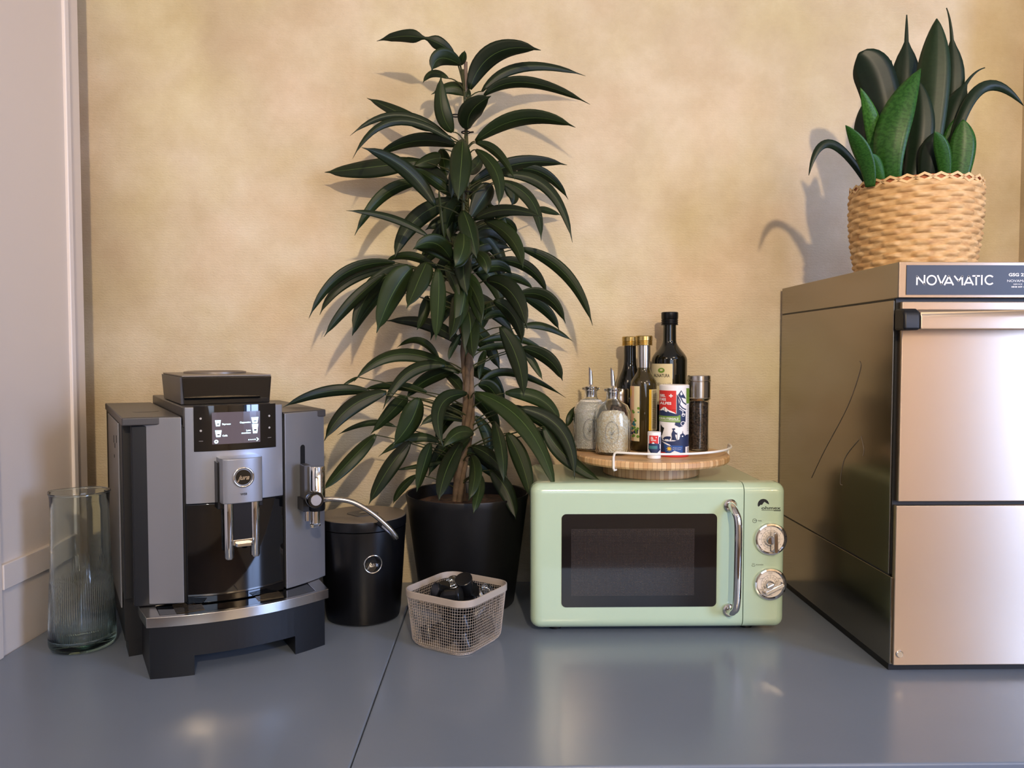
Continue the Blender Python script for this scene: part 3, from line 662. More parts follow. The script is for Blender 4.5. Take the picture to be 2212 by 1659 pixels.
T4 = [
 (950,165,790,92,640,125,62,.03,.05,0),(700,130,390,200,185,465,78,.0,-.04,0),(720,150,420,240,250,445,74,.03,.0,0),(640,200,440,370,275,575,80,-.04,-.08,0),
 (780,150,560,290,445,565,115,.0,-.03,0),(650,290,520,430,445,570,64,.04,.03,0),(800,160,690,300,590,552,168,-.07,-.12,0),(890,130,845,240,770,405,142,-.08,-.12,0),
 (960,170,958,370,943,595,112,-.1,-.15,0),(890,330,875,430,830,535,75,.02,.0,0),(1095,620,900,500,640,480,92,.07,.09,0),(965,715,850,600,712,638,52,.05,.07,0),
 (1085,790,730,680,455,842,92,.02,-.01,0),(1000,745,780,790,628,1010,84,.0,-.02,0),(1065,770,890,830,765,945,95,.05,.06,0),(560,905,300,900,30,995,80,-.03,-.09,0),
 (650,905,430,1000,277,1198,112,-.06,-.1,0),(890,905,700,868,510,890,60,.05,.06,0),(845,940,790,1080,688,1222,150,-.1,-.15,0),(770,930,690,1010,555,1155,100,.03,.03,0),
 (480,815,430,840,370,880,22,.03,.02,0),(700,1110,540,1090,355,1162,42,.04,.04,0),(585,1160,430,1320,262,1500,98,-.03,-.08,0),(1130,915,970,990,990,1235,108,-.1,-.15,0),
 (1170,1155,1080,1150,985,1240,98,-.12,-.15,0),(1120,1080,970,1045,848,1110,66,.02,.01,0),(965,1205,800,1180,600,1292,64,.0,-.04,0),(790,1200,660,1370,543,1578,112,-.08,-.14,0),
 (915,1210,870,1340,830,1502,90,-.12,-.16,0),(1095,1205,1010,1370,962,1555,122,-.15,-.2,0),(1155,1280,1180,1400,1138,1555,92,-.17,-.21,0),(1215,1400,1200,1500,1168,1632,82,-.14,-.18,0),
 (1270,1370,1370,1500,1422,1665,112,-.08,-.1,0),(1295,1080,1335,1250,1350,1445,92,-.13,-.17,0),(1370,1150,1460,1330,1512,1545,122,-.1,-.14,0),(1180,908,1480,1110,1665,1520,132,-.1,-.17,0),
 (1360,910,1570,950,1690,1095,102,-.02,-.05,0),(1440,1000,1690,1130,1772,1425,112,-.07,-.12,0),(1590,1110,1720,1290,1945,1445,105,-.08,-.11,0),(1540,1120,1640,1200,1705,1262,66,-.04,-.05,0),
 (1208,855,1400,790,1722,938,56,.04,.06,0),(1330,515,1430,700,1470,935,126,-.1,-.15,0),(1460,640,1620,710,1702,838,96,-.04,-.07,0),(1470,650,1530,735,1582,832,52,-.01,-.02,0),
 (1190,655,1330,630,1460,642,50,.02,.03,0),(1210,605,1420,585,1607,672,52,.04,.06,0),(1290,360,1410,450,1460,615,104,-.04,-.07,0),(1250,240,1400,310,1490,530,132,-.09,-.13,0),
 (1310,115,1500,165,1612,322,78,.04,.05,0),(1450,45,1720,200,1882,508,86,.0,-.04,0),(1300,225,1420,225,1530,290,60,.05,.06,0),(1440,320,1610,340,1720,495,86,-.02,-.05,0),
 (1470,340,1600,415,1682,535,74,.03,.03,0),(1460,515,1600,515,1765,602,52,.05,.07,0),(1180,70,1235,120,1250,205,92,-.06,-.07,0),(1160,450,1158,570,1170,705,108,-.06,-.09,0),
 (1050,335,1062,450,1025,595,94,-.05,-.08,0),(1125,230,1190,330,1222,455,82,-.05,-.08,0),(1000,150,1050,240,1082,345,74,-.03,-.04,0),(1250,365,1235,450,1190,560,86,.04,.04,0),
 (1100,555,1045,640,1022,715,46,-.02,-.03,0),(1240,655,1215,740,1203,835,52,.02,.02,0),(1110,905,1050,830,980,788,74,.04,.05,0),(1160,1230,1280,1300,1375,1425,96,-.06,-.09,0),
 (830,1400,740,1480,690,1572,56,.02,.02,0),(1000,1320,850,1345,700,1372,34,.02,.02,0),(1730,1105,1755,1040,1790,985,52,.02,.04,0),(1200,860,1290,900,1345,1060,94,.02,.02,0),
 (1040,-20,1100,80,1060,165,100,-.04,-.06,0),(1050,130,930,55,820,52,80,-.03,-.05,0),(1180,1050,1260,1180,1240,1330,84,.02,.0,0),(1360,1000,1500,1040,1640,1160,70,.03,.03,0),
 (1190,190,1310,150,1400,200,90,.03,.04,0),(1120,300,1060,380,1070,470,86,.03,.03,0),(1230,470,1330,440,1430,520,60,.05,.06,0),(1150,1180,1040,1290,1010,1400,86,-.08,-.1,0)]
rows = [(600+a[0]/3.016, 30+a[1]/3.016, 600+a[2]/3.016, 30+a[3]/3.016, 600+a[4]/3.016, 30+a[5]/3.016, a[6]/3.016, a[7], a[8], a[9]) for a in T3]
rows += [(600+a[0]/2.766, 520+a[1]/2.766, 600+a[2]/2.766, 520+a[3]/2.766, 600+a[4]/2.766, 520+a[5]/2.766, a[6]/2.766, a[7], a[8], a[9]) for a in T4]
FILL = [(1000,470,960,500,905,560,44,.05,.06),(1010,500,1060,520,1095,590,42,.05,.06),(1006,540,960,580,940,650,42,.04,.05),(1006,560,1060,600,1085,670,42,.04,.05),
 (1004,600,1000,650,985,720,44,-.04,-.06),(1008,590,1025,640,1040,705,42,-.04,-.06),(1004,640,960,670,930,735,40,.05,.06),(1010,640,1060,665,1110,720,40,.05,.06),
 (1006,660,1015,710,1005,770,44,-.05,-.07),(1000,455,1015,500,1030,560,44,-.05,-.07),(1006,430,975,460,960,520,42,.02,.03),(1008,400,1040,430,1070,480,40,.03,.04),
 (1004,350,985,380,975,430,36,-.02,-.03),(1010,800,1060,820,1090,880,36,.05,.06),(1010,850,1050,880,1080,940,38,.03,.04),(1008,880,970,900,940,960,38,.04,.05),
 (1000,960,960,970,925,1030,40,.02,.02),(1004,980,1050,990,1090,1050,40,-.02,-.03),(1005,1000,1060,1010,1110,1080,38,.03,.02),(1010,700,1050,740,1080,800,40,.05,.06),
 (1006,540,1000,580,1010,640,44,-.03,-.05),(1010,560,1050,560,1100,610,38,.06,.08),(1000,520,950,530,900,590,38,.06,.08)]
rows += [f+(0,) for f in FILL]
rows.sort(key=lambda r: -math.hypot(r[0]-r[4], r[1]-r[5])*r[6])
small = []
def stem_at(y):
    pts = [(1004, 130), (1004, 300), (1012, 420), (1008, 560), (1006, 620), (1006, 700), (1010, 770), (1014, 860), (1010, 940), (996, 1010), (992, 1065)]
    for (x0, y0), (x1, y1) in zip(pts, pts[1:]):
        if y0 <= y <= y1: return x0+(x1-x0)*(y-y0)/(y1-y0)
    return 1004 if y < 130 else 992
for i, (bx, by, mx, my, tx, ty, w, dm, dt, tw) in enumerate(rows):
    YM = 1.605
    bd = 0.35*dm if abs(bx-stem_at(by)) < 60 else .75*dm
    b = rel(atY(bx, by, min(YM, SY+bd))); m_ = rel(atY(mx, my, min(YM, SY+dm))); t_ = rel(atY(tx, ty, min(YM, SY+dt)))
    roll = random.choice((-1, 1))*random.uniform(.15, .5)
    if tw: roll = .1
    lf = leaf_mesh(b, m_, t_, w*.86/1660*(SY+dm)/math.cos(roll), roll, twist_prof if tw else ficus_prof, 26 if tw else 16, .3, .02, 'leaf', 0, 'leaf', pl)
    if i >= 96: small.append(lf)
# petioles
bm = bm_new()
for (bx, by, mx, my, tx, ty, w, dm, dt, tw) in rows:
    sy = min(1060, by+18+.22*abs(bx-1006)); sx = stem_at(sy)
    if by < 160: sx, sy = 1000, 180
    bd = 0.35*dm if abs(bx-stem_at(by)) < 60 else .75*dm
    a = rel(atY(bx, by, min(1.605, SY+bd))); c = rel(atY(sx, sy, SY)); mm = (a+c)/2+Vector((0, 0, .006))
    tube(bm, bez(a, mm, c, 5), [.0010, .0011, .0012, .0014, .0016, .0018], 6)
pet = obj('petioles', bm, 'stalk', pl, smooth=60); pet['kind'] = 'stuff'
if small:
    bmj = bm_new()
    for o in small:
        bmj.from_mesh(o.data); bpy.data.objects.remove(o)
    o = obj('small_leaves', bmj, 'leaf', pl, smooth=180, normals=False); o['kind'] = 'stuff'
    s = o.modifiers.new('thick', 'SOLIDIFY'); s.thickness = .0006; s.offset = 0

# ------------------------------------------------------------------ WIRE BASKET with caps
KC = Vector((-.0705, 1.283, 0)); KR = math.radians(57)
bk = thing('wire_basket', 'small square greige wire mesh basket in front of the black planter', 'basket', KC, KR)
def sq(s, r, n): # n points evenly spaced by length around a rounded square
    raw = rrect(0, 0, s, s, r, 10); raw.append(raw[0]); L = [0]
    for a, b in zip(raw, raw[1:]): L.append(L[-1]+math.hypot(b[0]-a[0], b[1]-a[1]))
    out = []; j = 0
    for k in range(n):
        d = L[-1]*k/n
        while L[j+1] < d: j += 1
        f = (d-L[j])/(L[j+1]-L[j]+1e-9); out.append((raw[j][0]+(raw[j+1][0]-raw[j][0])*f, raw[j][1]+(raw[j+1][1]-raw[j][1])*f))
    return out
NC, NR = 108, 18
prof = []
for k in range(NR+1):
    t = k/NR; z = .085*t
    s = .0672-.0070*(1-t)-.006*max(0, 1-t/.12)**2; prof.append((s, z+.0012))
bm = bm_new(); rg = []
for s, z in prof: rg.append([bm.verts.new((x, y, z)) for x, y in sq(s, .027, NC)])
for a, b in zip(rg, rg[1:]):
    for k in range(NC): bm.faces.new((a[k], a[(k+1) % NC], b[(k+1) % NC], b[k]))
o = obj('mesh_wall', bm, 'wire', bk); w = o.modifiers.new('wire', 'WIREFRAME'); w.thickness = .00085; w.use_even_offset = False; w.use_replace = True
bm = bm_new(); a = sq(.0545, .024, 64); prism(bm, a, .0008, .0030); obj('base', bm, 'wire', bk)
bm = bm_new(); ra = sq(.0690, .028, 96); rb = sq(.0668, .026, 96); vs = []
for pts, z in ((ra, .0835), (ra, .0945), (rb, .0950), (rb, .0835)): vs.append([bm.verts.new((x, y, z)) for x, y in pts])
for i in range(4):
    for k in range(96): bm.faces.new((vs[i][k], vs[i][(k+1) % 96], vs[(i+1) % 4][(k+1) % 96], vs[(i+1) % 4][k]))
obj('rim', bm, 'wire', bk, bevel=.0006, smooth=50)
# caps (world positions)
def cap(x, y, Y, r, h, ax, m, lab, nm='machine_cap', cat='cap'):
    bm = bm_new(); lathe(bm, [(0, -h), (r*.8, -h), (r*.86, -h*.9), (r*.86, -.006), (r*.98, -.005), (r, -.003), (r, -.0008), (r*.94, 0), (0, 0)], 32)
    p = atY(x, y, Y); o = obj(nm, bm, m, None, p, smooth=35); o.rotation_euler = Vector(ax).normalized().to_track_quat('Z', 'Y').to_euler()
    tag(o, lab, cat, 'caps in the wire basket'); return o
cap(1001, 1250, 1.282, .0150, .034, (-.15, -.45, .75), 'blks', 'round black cap standing highest on the pile in the basket')
cap(938, 1275, 1.285, .0135, .026, (-.8, -.5, .35), 'blks', 'black cap lying at the left side inside the basket')
cap(996, 1284, 1.262, .0135, .028, (.95, -.25, .2), 'blks', 'black cap lying at the front of the basket pile')
cap(955, 1266, 1.31, .0135, .024, (-.3, -.4, .8), 'blks', 'black cap behind the left one in the basket')
cap(1024, 1272, 1.30, .0135, .026, (.7, -.5, .5), 'blks', 'black cap leaning to the right inside the basket')
cap(966, 1292, 1.275, .0135, .026, (-.2, -.9, .1), 'blks', 'black cap half buried at the front left of the basket')
cap(1005, 1288, 1.29, .0150, .026, (.1, -.2, 1), 'blks', 'black cap buried under the highest cap in the basket')
random.seed(3)
for k, (lx, ly, lz) in enumerate(((-.035, -.035, .03), (.0, -.038, .028), (.035, -.034, .032), (-.038, .0, .03), (.0, .0, .03), (.037, .0, .03), (-.034, .036, .03), (.0, .038, .028), (.034, .036, .03), (-.03, -.03, .058), (.03, -.03, .056), (.033, .02, .06))):
    q = Matrix.Rotation(KR, 3, 'Z') @ Vector((lx, ly, lz)); p = KC+q
    bm = bm_new(); rr = .0135; hh = .024
    lathe(bm, [(0, -hh), (rr*.8, -hh), (rr*.86, -hh*.9), (rr*.86, -.006), (rr*.98, -.005), (rr, -.003), (rr, -.0008), (rr*.94, 0), (0, 0)], 24)
    o = obj('machine_cap', bm, 'blks', None, p, smooth=35); o.rotation_euler = (random.uniform(-.9, .9), random.uniform(-.9, .9), random.uniform(0, 3))
    tag(o, 'black cap low in the wire basket, seen only through its mesh side', 'cap', 'caps low in the wire basket')
cap(976, 1254, 1.325, .0120, .018, (-.3, -.5, .8), 'glass', 'clear plastic cap behind the black caps')
cap(1053, 1272, 1.305, .0110, .018, (.3, -.6, .7), 'glass', 'clear plastic cap at the right corner of the basket')

# ------------------------------------------------------------------ MICROWAVE
mw = thing('microwave', 'mint green retro microwave oven with chrome handle and two dials', 'microwave', (0, 0, 0))
X0, X1, FY = .0549, .4950, 1.303
def px(x): return atY(x, 1200, FY).x
bm = bm_new(); prism(bm, rrect(.2725, .134, .207, .1235, .012), 0, .235)
for v in bm.verts: v.co = (v.co.x, 1.335+v.co.z, v.co.y)
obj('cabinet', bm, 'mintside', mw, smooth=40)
def shell(name, xa, xb, m, left, right):
    """front moulding: rounded outer edges, section along x"""
    bm = bm_new(); R = .016; zs0, zs1 = .0105, .2625
    # grid over the front with a rounded depth at outer borders
    def prof(d): return 0 if d > R else R-math.sqrt(max(0, R*R-(R-d)**2))
    nx, nz = 40, 40
    def warp(k, n, a, b, ra, rb):
        # denser near borders
        t = k/n; t = .5-.5*math.cos(PI*t); return a+(b-a)*t
    g = []
    for j in range(nz+1):
        z = warp(j, nz, zs0, zs1, 1, 1); row = []
        for i in range(nx+1):
            x = warp(i, nx, xa, xb, left, right)
            dx = min(x-xa if left else 9, xb-x if right else 9); dz = min(z-zs0, zs1-z)
            if left or right:
                if dx < R and dz < R:
                    rr = math.hypot(R-dx, R-dz); d = R-rr
                    # pull corner points on to the rounded corner
                    if d < 0:
                        cx = xa+R if (left and x-xa < R) else xb-R; cz = zs0+R if z < (zs0+zs1)/2 else zs1-R
                        x2 = cx+(x-cx)/rr*R; z2 = cz+(z-cz)/rr*R; row.append(bm.verts.new((x2, FY+R, z2))); continue
                else: d = min(dx, dz)
            else: d = dz
            row.append(bm.verts.new((x, FY+prof(d), z)))
        g.append(row)
    for j in range(nz):
        for i in range(nx): bm.faces.new((g[j][i], g[j][i+1], g[j+1][i+1], g[j+1][i]))
    ring = [g[0][i] for i in range(nx+1)]+[g[j][nx] for j in range(1, nz+1)]+[g[nz][i] for i in range(nx-1, -1, -1)]+[g[j][0] for j in range(nz-1, 0, -1)]
    bk_ = [bm.verts.new((v.co.x, FY+.033, v.co.z)) for v in ring]; n = len(ring)
    for k in range(n): bm.faces.new((ring[k], ring[(k+1) % n], bk_[(k+1) % n], bk_[k]))
    bm.faces.new(bk_)
    return obj(name, bm, m, mw, smooth=50)
XD = px(1606)
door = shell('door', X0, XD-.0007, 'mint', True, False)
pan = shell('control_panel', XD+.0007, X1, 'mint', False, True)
# window
wx0, wx1 = px(1213), px(1548); wz0, wz1 = atY(1380, 1311, FY).z, atY(1380, 1110, FY).z
bm = bm_new(); prism(bm, rrect((wx0+wx1)/2, (wz0+wz1)/2, (wx1-wx0)/2, (wz1-wz0)/2, .008), 0, .002)
for v in bm.verts: v.co = (v.co.x, FY-.0006+v.co.z, v.co.y)
win = obj('door_window', bm, 'ovenglass', door)
A = Art(); A.rect(px(1234), atY(1400, 1286, FY).z, px(1500), atY(1400, 1142, FY).z, 'perf', 0)
A.build('perforated_screen', lambda x, y, l: (x, FY-.0006-l, y), win)
# handle
hx = atY(1583, 1200, FY-.03).x; zt, zb = atY(1580, 1104, FY-.02).z, atY(1580, 1318, FY-.02).z; hx0 = atY(1577, 1100, FY).x
pth = smooth_path([(hx0, FY+.001, zt+.006), (hx0, FY-.010, zt+.006), (hx0+.002, FY-.024, zt-.002), (hx0+.0045, FY-.031, zt-.020), (hx0+.0045, FY-.032, (zt+zb)/2), (hx0+.0035, FY-.031, zb+.016), (hx0, FY-.024, zb), (hx0-.001, FY-.010, zb-.006), (hx0-.001, FY+.001, zb-.006)], 8)
bm = bm_new(); tube(bm, pth, .0067, 20); hd = obj('handle', bm, 'chrome', door, smooth=60)
for z in (zt+.006, zb-.006):
    bm = bm_new(); lathe(bm, [(0, 0), (.0105, 0), (.0112, .001), (.0112, .004), (.009, .0065), (0, .0065)], 32)
    for v in bm.verts: x, y, zz = v.co; v.co = (hx0+x, FY-zz, z+y)
    obj('handle_boss', bm, 'chrome', hd, smooth=40)
# dials
def dial(cxp, cyp, ang, marks):
    c = atY(cxp, cyp, FY)
    bm = bm_new(); lathe(bm, [(.0225, .0035), (.0245, .0055), (.0270, .005), (.0283, .0025), (.0283, 0), (.0225, 0)], 56, closed=True)
    for v in bm.verts: x, y, z = v.co; v.co = (c.x+x, FY-z, c.z+y)
    d = obj('dial', bm, 'chrome', pan, smooth=40)
    A = Art(); A.disc(0, 0, .0232, 'dial', 0, 48)
    for r in (.0095, .0122, .0158): A.ring(0, 0, r-.00015, r+.00015, 'ink', 1, 60)
    for k in range(16):
        a = 2*PI*k/16; A.stroke([(.0095*math.cos(a), .0095*math.sin(a)), (.0165*math.cos(a), .0165*math.sin(a))], .0003, 'ink', 1)
    for k, s_ in enumerate(marks):
        a = PI/2-2*PI*k/len(marks); A.text(s_, .0192*math.cos(a), .0192*math.sin(a)-.001, .0022, 'ink', 1, align='CENTER', ydown=False)
    A.build('dial_face', lambda x, y, l: (c.x+x, FY-.002-l, c.z+y), d)
    bm = bm_new(); lathe(bm, [(.0085, 0), (.0085, .006), (.0070, .008), (.006, .009), (0, .009)], 32)
    for v in bm.verts: x, y, z = v.co; v.co = (c.x-.002+x, FY-.002-z, c.z-.001+y)
    kb = obj('knob', bm, 'chrome', d, smooth=40)
    bm = bm_new(); L, wd = .0185, .0055
    prism(bm, rrect(0, 0, L, wd, wd*.98, 6), .006, .017, 0, rrect(0, 0, L*.97, wd*.6, wd*.58, 6))
    ca, sa = math.cos(ang), math.sin(ang)
    ox, oz = (.0035, -.003) if abs(sa) > .8 else (.0025, -.0045)
    for v in bm.verts: x, y, z = v.co; v.co = (c.x+ox+x*ca-y*sa, FY-.002-z, c.z+oz+x*sa+y*ca)
    obj('knob_grip', bm, 'chrome', d, bevel=.001, smooth=40)
dial(1664, 1164, math.radians(92), ['0', '1', '2', '3', '4', '5', '10', '15', '20', '25', '30', '35'])
dial(1663, 1261, math.radians(27), ['LOW', 'MED', 'M.HIGH', 'HIGH', 'DEF', 'M.LOW'])
# lettering
A = Art()
def mpx(x, y, l): p = atY(x, y, FY); return (p.x, FY-l, p.z)
s6 = 799/130
def c6(x, y): return (1590+x/s6, 1050+y/s6)
ar = []
for k in range(20):
    a = math.radians(200-k*200/19); ar.append(c6(362+75*math.cos(a), 245-75*math.sin(a)))
A.poly(ar+[c6(*q) for q in ((420, 235), (405, 228), (378, 208), (362, 225), (345, 250), (325, 248), (305, 270))], 'ink', 0)
A.text('ohmex', c6(337, 0)[0], c6(0, 310)[1], 45/s6*1.0, 'ink', 1, w=255/s6, bold=.012)
A.rect(*c6(337, 320), *c6(592, 324), 'ink', 1); A.rect(*c6(500, 320), *c6(592, 330), 'ink', 1)
A.ring(*c6(246, 461), 24/s6, 29/s6, 'ink', 0, 28); A.stroke([c6(246, 461), c6(268, 455)], 5/s6, 'ink', 0); A.stroke([c6(246, 461), c6(236, 452)], 5/s6, 'ink', 0)
A.text('TIME', c6(287, 0)[0], c6(0, 470)[1], 18/s6, 'ink', 0, w=52/s6)
A.text('POWER', c6(265, 0)[0], c6(0, 1053)[1], 18/s6, 'ink', 0, w=98/s6)
for x in (215, 228, 241): A.stroke([c6(x, 1048), c6(x+4, 1035), c6(x, 1024)], 3/s6, 'ink', 0)
A.stroke([c6(208, 1050), c6(214, 1064), c6(246, 1064), c6(252, 1050)], 4/s6, 'ink', 0)
A.build('lettering', mpx, pan)
bm = bm_new()
for x in (.10, .44):
    for y in (1.345, 1.53): lathe(bm, [(0, .0), (.011, .0), (.012, .011), (0, .011)], 20, x, y)
obj('foot', bm, 'blkm', mw)
bm = bm_new()
for r_ in range(9):
    for c_ in range(3): box(bm, .0648, .0657, 1.36+c_*.02, 1.372+c_*.02, .055+r_*.012, .060+r_*.012)
obj('vent', bm, 'ink', mw)

# ------------------------------------------------------------------ TURNTABLE TRAY
TC = Vector((.2905, 1.457, 0)); TZ = .297
tt = thing('turntable_tray', 'round bamboo turntable with white wire rail on top of the microwave', 'tray', (TC.x, TC.y, .2579))
bm = bm_new(); lathe(bm, [(0, .0245), (.128, .0245), (.1425, .0255), (.1455, .029), (.1455, .0365), (.1435, .039)], 120); lathe(bm, [(.1435, .039), (0, .039)], 120, mi=1)
bmesh.ops.remove_doubles(bm, verts=bm.verts, dist=1e-5)
obj('board', bm, ['bamboo_edge', 'bamboo_top'], tt, smooth=30)
bm = bm_new(); lathe(bm, [(0, 0.0), (.089, 0.0), (.0905, .002), (.0905, .018), (.088, .0195), (0, .0195)], 96); obj('foot_disc', bm, 'bamboo_edge2', tt, smooth=30)
bm = bm_new(); lathe(bm, [(0, .0195), (.06, .0195), (.06, .0245), (0, .0245)], 48); obj('bearing', bm, 'blkm', tt, smooth=30)
RR = .1478; pts = []
a0, a1 = math.radians(-127), math.radians(-1)
def rp_(a, r, z): return (r*math.cos(a), r*math.sin(a), z)
pts.append(rp_(a0, .138, .0225)); pts.append(rp_(a0, RR-.002, .0225)); pts.append(rp_(a0, RR, .026)); pts.append(rp_(a0, RR, .046)); pts.append(rp_(a0+.015, RR, .0525))
for k in range(25): pts.append(rp_(a0+.04+(a1-a0-.08)*k/24, RR, .0545))
pts.append(rp_(a1-.015, RR, .0525)); pts.append(rp_(a1, RR, .046)); pts.append(rp_(a1, RR, .026)); pts.append(rp_(a1, RR-.002, .0225)); pts.append(rp_(a1, .138, .0225))
bm = bm_new(); tube(bm, pts, .0021, 12); obj('rail', bm, 'white', tt, smooth=60)
# second rail on the hidden side, its end shows at the left
pts = []
a0, a1 = math.radians(100), math.radians(172)
pts.append(rp_(a0, RR, .026)); pts.append(rp_(a0, RR, .050))
for k in range(13): pts.append(rp_(a0+.03+(a1-a0-.06)*k/12, RR, .0545))
pts.append(rp_(a1, RR, .050)); pts.append(rp_(a1, RR, .026))
bm = bm_new(); tube(bm, pts, .0021, 12); obj('rail', bm, 'white', tt, smooth=60)

# ------------------------------------------------------------------ bottles and shakers on the tray
TZ = .2970
def wpos(x, Y): p = atY(x, 900, Y); return Vector((p.x, Y, TZ))
def zat(y, Y): return atY(1100, y, Y).z-TZ
def face(pos): return math.atan2(CAM.y-pos.y, CAM.x-pos.x)
def cylmap(pos, xc, yref, Y, r):
    """picture-like drawing coordinates wrapped on a cylinder of radius r facing the room"""
    f = face(pos); k = Y/1660
    def fn(x, y, l):
        s = max(-.995, min(.995, (x-xc)*k/r)); a = f+math.asin(s); return ((r+l)*math.cos(a), (r+l)*math.sin(a), zat(y, Y))
    return fn
def pourer(x, Y, fill, lab, ztop, fillm, tilt):
    p = wpos(x, Y); t = thing('pourer_jar', lab, 'jar', p, group='glass pourer jars')
    R = .0335
    out = [(0, .001), (R*.8, .001), (R*.96, .004), (R, .010), (R, .070), (R*.97, .080), (R*.82, .092), (R*.5, .0985), (.0135, .102), (.0125, .106), (.0125, .116), (.0165, .118), (.0170, .1205), (.0160, .1225), (.0105, .1225)]
    inn = [(.0100, .118), (.0100, .104), (R*.45, .097), (R*.76, .0905), (R*.90, .078), (R*.92, .070), (R*.92, .012), (R*.85, .006), (0, .006)]
    bm = bm_new(); lathe(bm, out+inn, 96, rf=lambda a, z: 1+(.012*math.cos(28*a) if .006 < z < .016 else 0)+(.006*math.cos(7*a+z*200)*math.sin(a*5) if .02 < z < .09 else 0)); g_ = obj('glass_body', bm, 'glass', t, smooth=60)
    f = face(p)
    for da in (-.05, 1.5, -1.55, 3.1):   # embossed medallions
        pts = []
        for k in range(36):
            q = 2*PI*k/36; a = f+da+.36*math.cos(q); pts.append(((R+.0003)*math.cos(a), (R+.0003)*math.sin(a), .043+.0205*math.sin(q)))
        bm = bm_new(); tube(bm, pts, .0009, 6, closed=True)
        for qa, qb in (((0, .012), (0, -.012)), ((-.14, .004), (0, -.004)), ((.14, .004), (0, -.004)), ((-.12, -.004), (0, -.012)), ((.12, .012), (0, .004))):
            tube(bm, [((R+.0002)*math.cos(f+da+u), (R+.0002)*math.sin(f+da+u), .043+v_) for u, v_ in (qa, qb)], .0008, 6)
        obj('embossed_medallion', bm, 'glass', g_, smooth=60)
    bm = bm_new(); lathe(bm, [(0, .0065), (R*.84, .0065), (R*.905, .012), (R*.905, fill*.8), (R*.6, fill), (0, fill+.003)], 48); o = obj('filling', bm, fillm, t, smooth=60); o['kind'] = 'stuff'
    bm = bm_new(); lathe(bm, [(0, .104), (.0092, .104), (.0098, .118), (.0120, .1215), (.0120, .124), (.005, .127), (.0036, .129)], 28)
    s_ = obj('stopper', bm, 'chrome', t, smooth=40)
    bm = bm_new(); tube(bm, [(0, 0, .125), (tilt*.5, 0, .143), (tilt, 0, .161)], [.0040, .0037, .0035], 16); 
    for v in bm.verts:
        if v.co.z > .155: v.co.z -= (v.co.x-tilt)*1.6+.003
    obj('spout', bm, 'chrome', s_, smooth=60); return t
pourer(1276, 1.490, .098, 'glass pourer jar filled with fine white crystals at the left edge of the turntable', 795, 'sugar', -.001)
pourer(1324, 1.432, .080, 'glass pourer jar filled with coarse cream grains in front of the other jar', 795, 'salt', -.002)

def bottle(name, x, Y, prof, m, lab, capz, cap_r, capm, cat='bottle', rings=3, group=None):
    p = wpos(x, Y); t = thing(name, lab, cat, p, group=group)
    bm = bm_new(); lathe(bm, prof, 64); obj('glass_body', bm, m, t, smooth=50)
    z0, z1 = capz; pr = [(0, z0), (cap_r*.97, z0)]
    n = rings
    for k in range(n): a = z0+(z1-z0)*.45*k/n; b = z0+(z1-z0)*.45*(k+1)/n; pr += [(cap_r, a+(b-a)*.2), (cap_r, a+(b-a)*.6), (cap_r*.93, a+(b-a)*.8)]
    pr += [(cap_r, z0+(z1-z0)*.5), (cap_r, z1-.0015), (cap_r*.93, z1), (0, z1)]
    bm = bm_new(); lathe(bm, pr, 56); obj('cap', bm, capm, t, smooth=35); return t, p
def bprof(Y, r, rn, ys, top):  # ys: y px of shoulder bottom, shoulder top
    zb, zs, ztp = zat(ys[0], Y), zat(ys[1], Y), zat(top, Y)
    pr = [(0, .001), (r*.85, .001), (r, .006), (r, zb)]
    for k in range(1, 9): a = PI/2*k/8; pr.append((rn+(r-rn)*(.5+.5*math.cos(PI*k/8)), zb+(zs-zb)*k/8))
    return pr+[(rn*.97, ztp), (0, ztp)]
bottle('oil_bottle', 1360, 1.553, bprof(1.553, .0275, .0125, (838, 780), 744), 'bottleglass', 'dark glass bottle with gold screw cap behind the front oil bottle', (zat(747, 1.553), zat(727, 1.553)), .0160, 'gold', group='gold capped bottles')
t, p = bottle('oil_bottle', 1390, 1.487, bprof(1.487, .0255, .0118, (830, 795), 744), 'oilglass', 'olive oil bottle with gold screw cap and clear neck in front of the dark ones', (zat(746, 1.487), zat(725, 1.487)), .0163, 'gold', group='gold capped bottles')
bm = bm_new(); lathe(bm, [(.0119, zat(794, 1.487)), (.0124, zat(773, 1.487)), (.0124, zat(746, 1.487))], 40); obj('neck_foil', bm, 'satin', t, smooth=40)['label'] = 'silver sleeve around the neck'
f5 = 1699/420
def c5(x, y): return (1200+x/f5, 650+y/f5)
A = Art()
A.rect(*c5(640, 742), *c5(735, 1218), 'peach', 0); A.rect(*c5(688, 742), *c5(735, 1218), 'paper', 1)
A.disc(*c5(648, 800), 5, 'yellow', 2, 20, 13)
for k in range(26):
    random.seed(k); x, y = c5(random.uniform(664, 728), random.uniform(930, 1190)); A.disc(x, y, random.uniform(1.6, 3.4), random.choice(['green', 'green', 'navy', 'teal']), 3+k*.05, 9)
A.rect(*c5(815, 770), *c5(835, 1125), 'yellow', 0); A.rect(*c5(835, 770), *c5(905, 1125), 'paper', 1)
for k in range(44): y = 778+k*7.6; A.rect(*c5(842, y), *c5(876, y+3.2), 'ink', 2)
for k in range(40): y = 785+k*8; A.rect(*c5(884, y), *c5(898, y+2), 'grey', 2)
A.build('label', cylmap(p, 1390, 0, 1.487, .0257), t, cut=(1350, 1430, 40), loc=(0, 0, 0))
t, p = bottle('oil_bottle', 1445, 1.553, bprof(1.553, .0355, .0135, (778, 735), 701), 'bottleglass', 'tall dark oil bottle with black cap and cream label at the back of the turntable', (zat(702, 1.553), zat(674, 1.553)), .0170, 'blks')
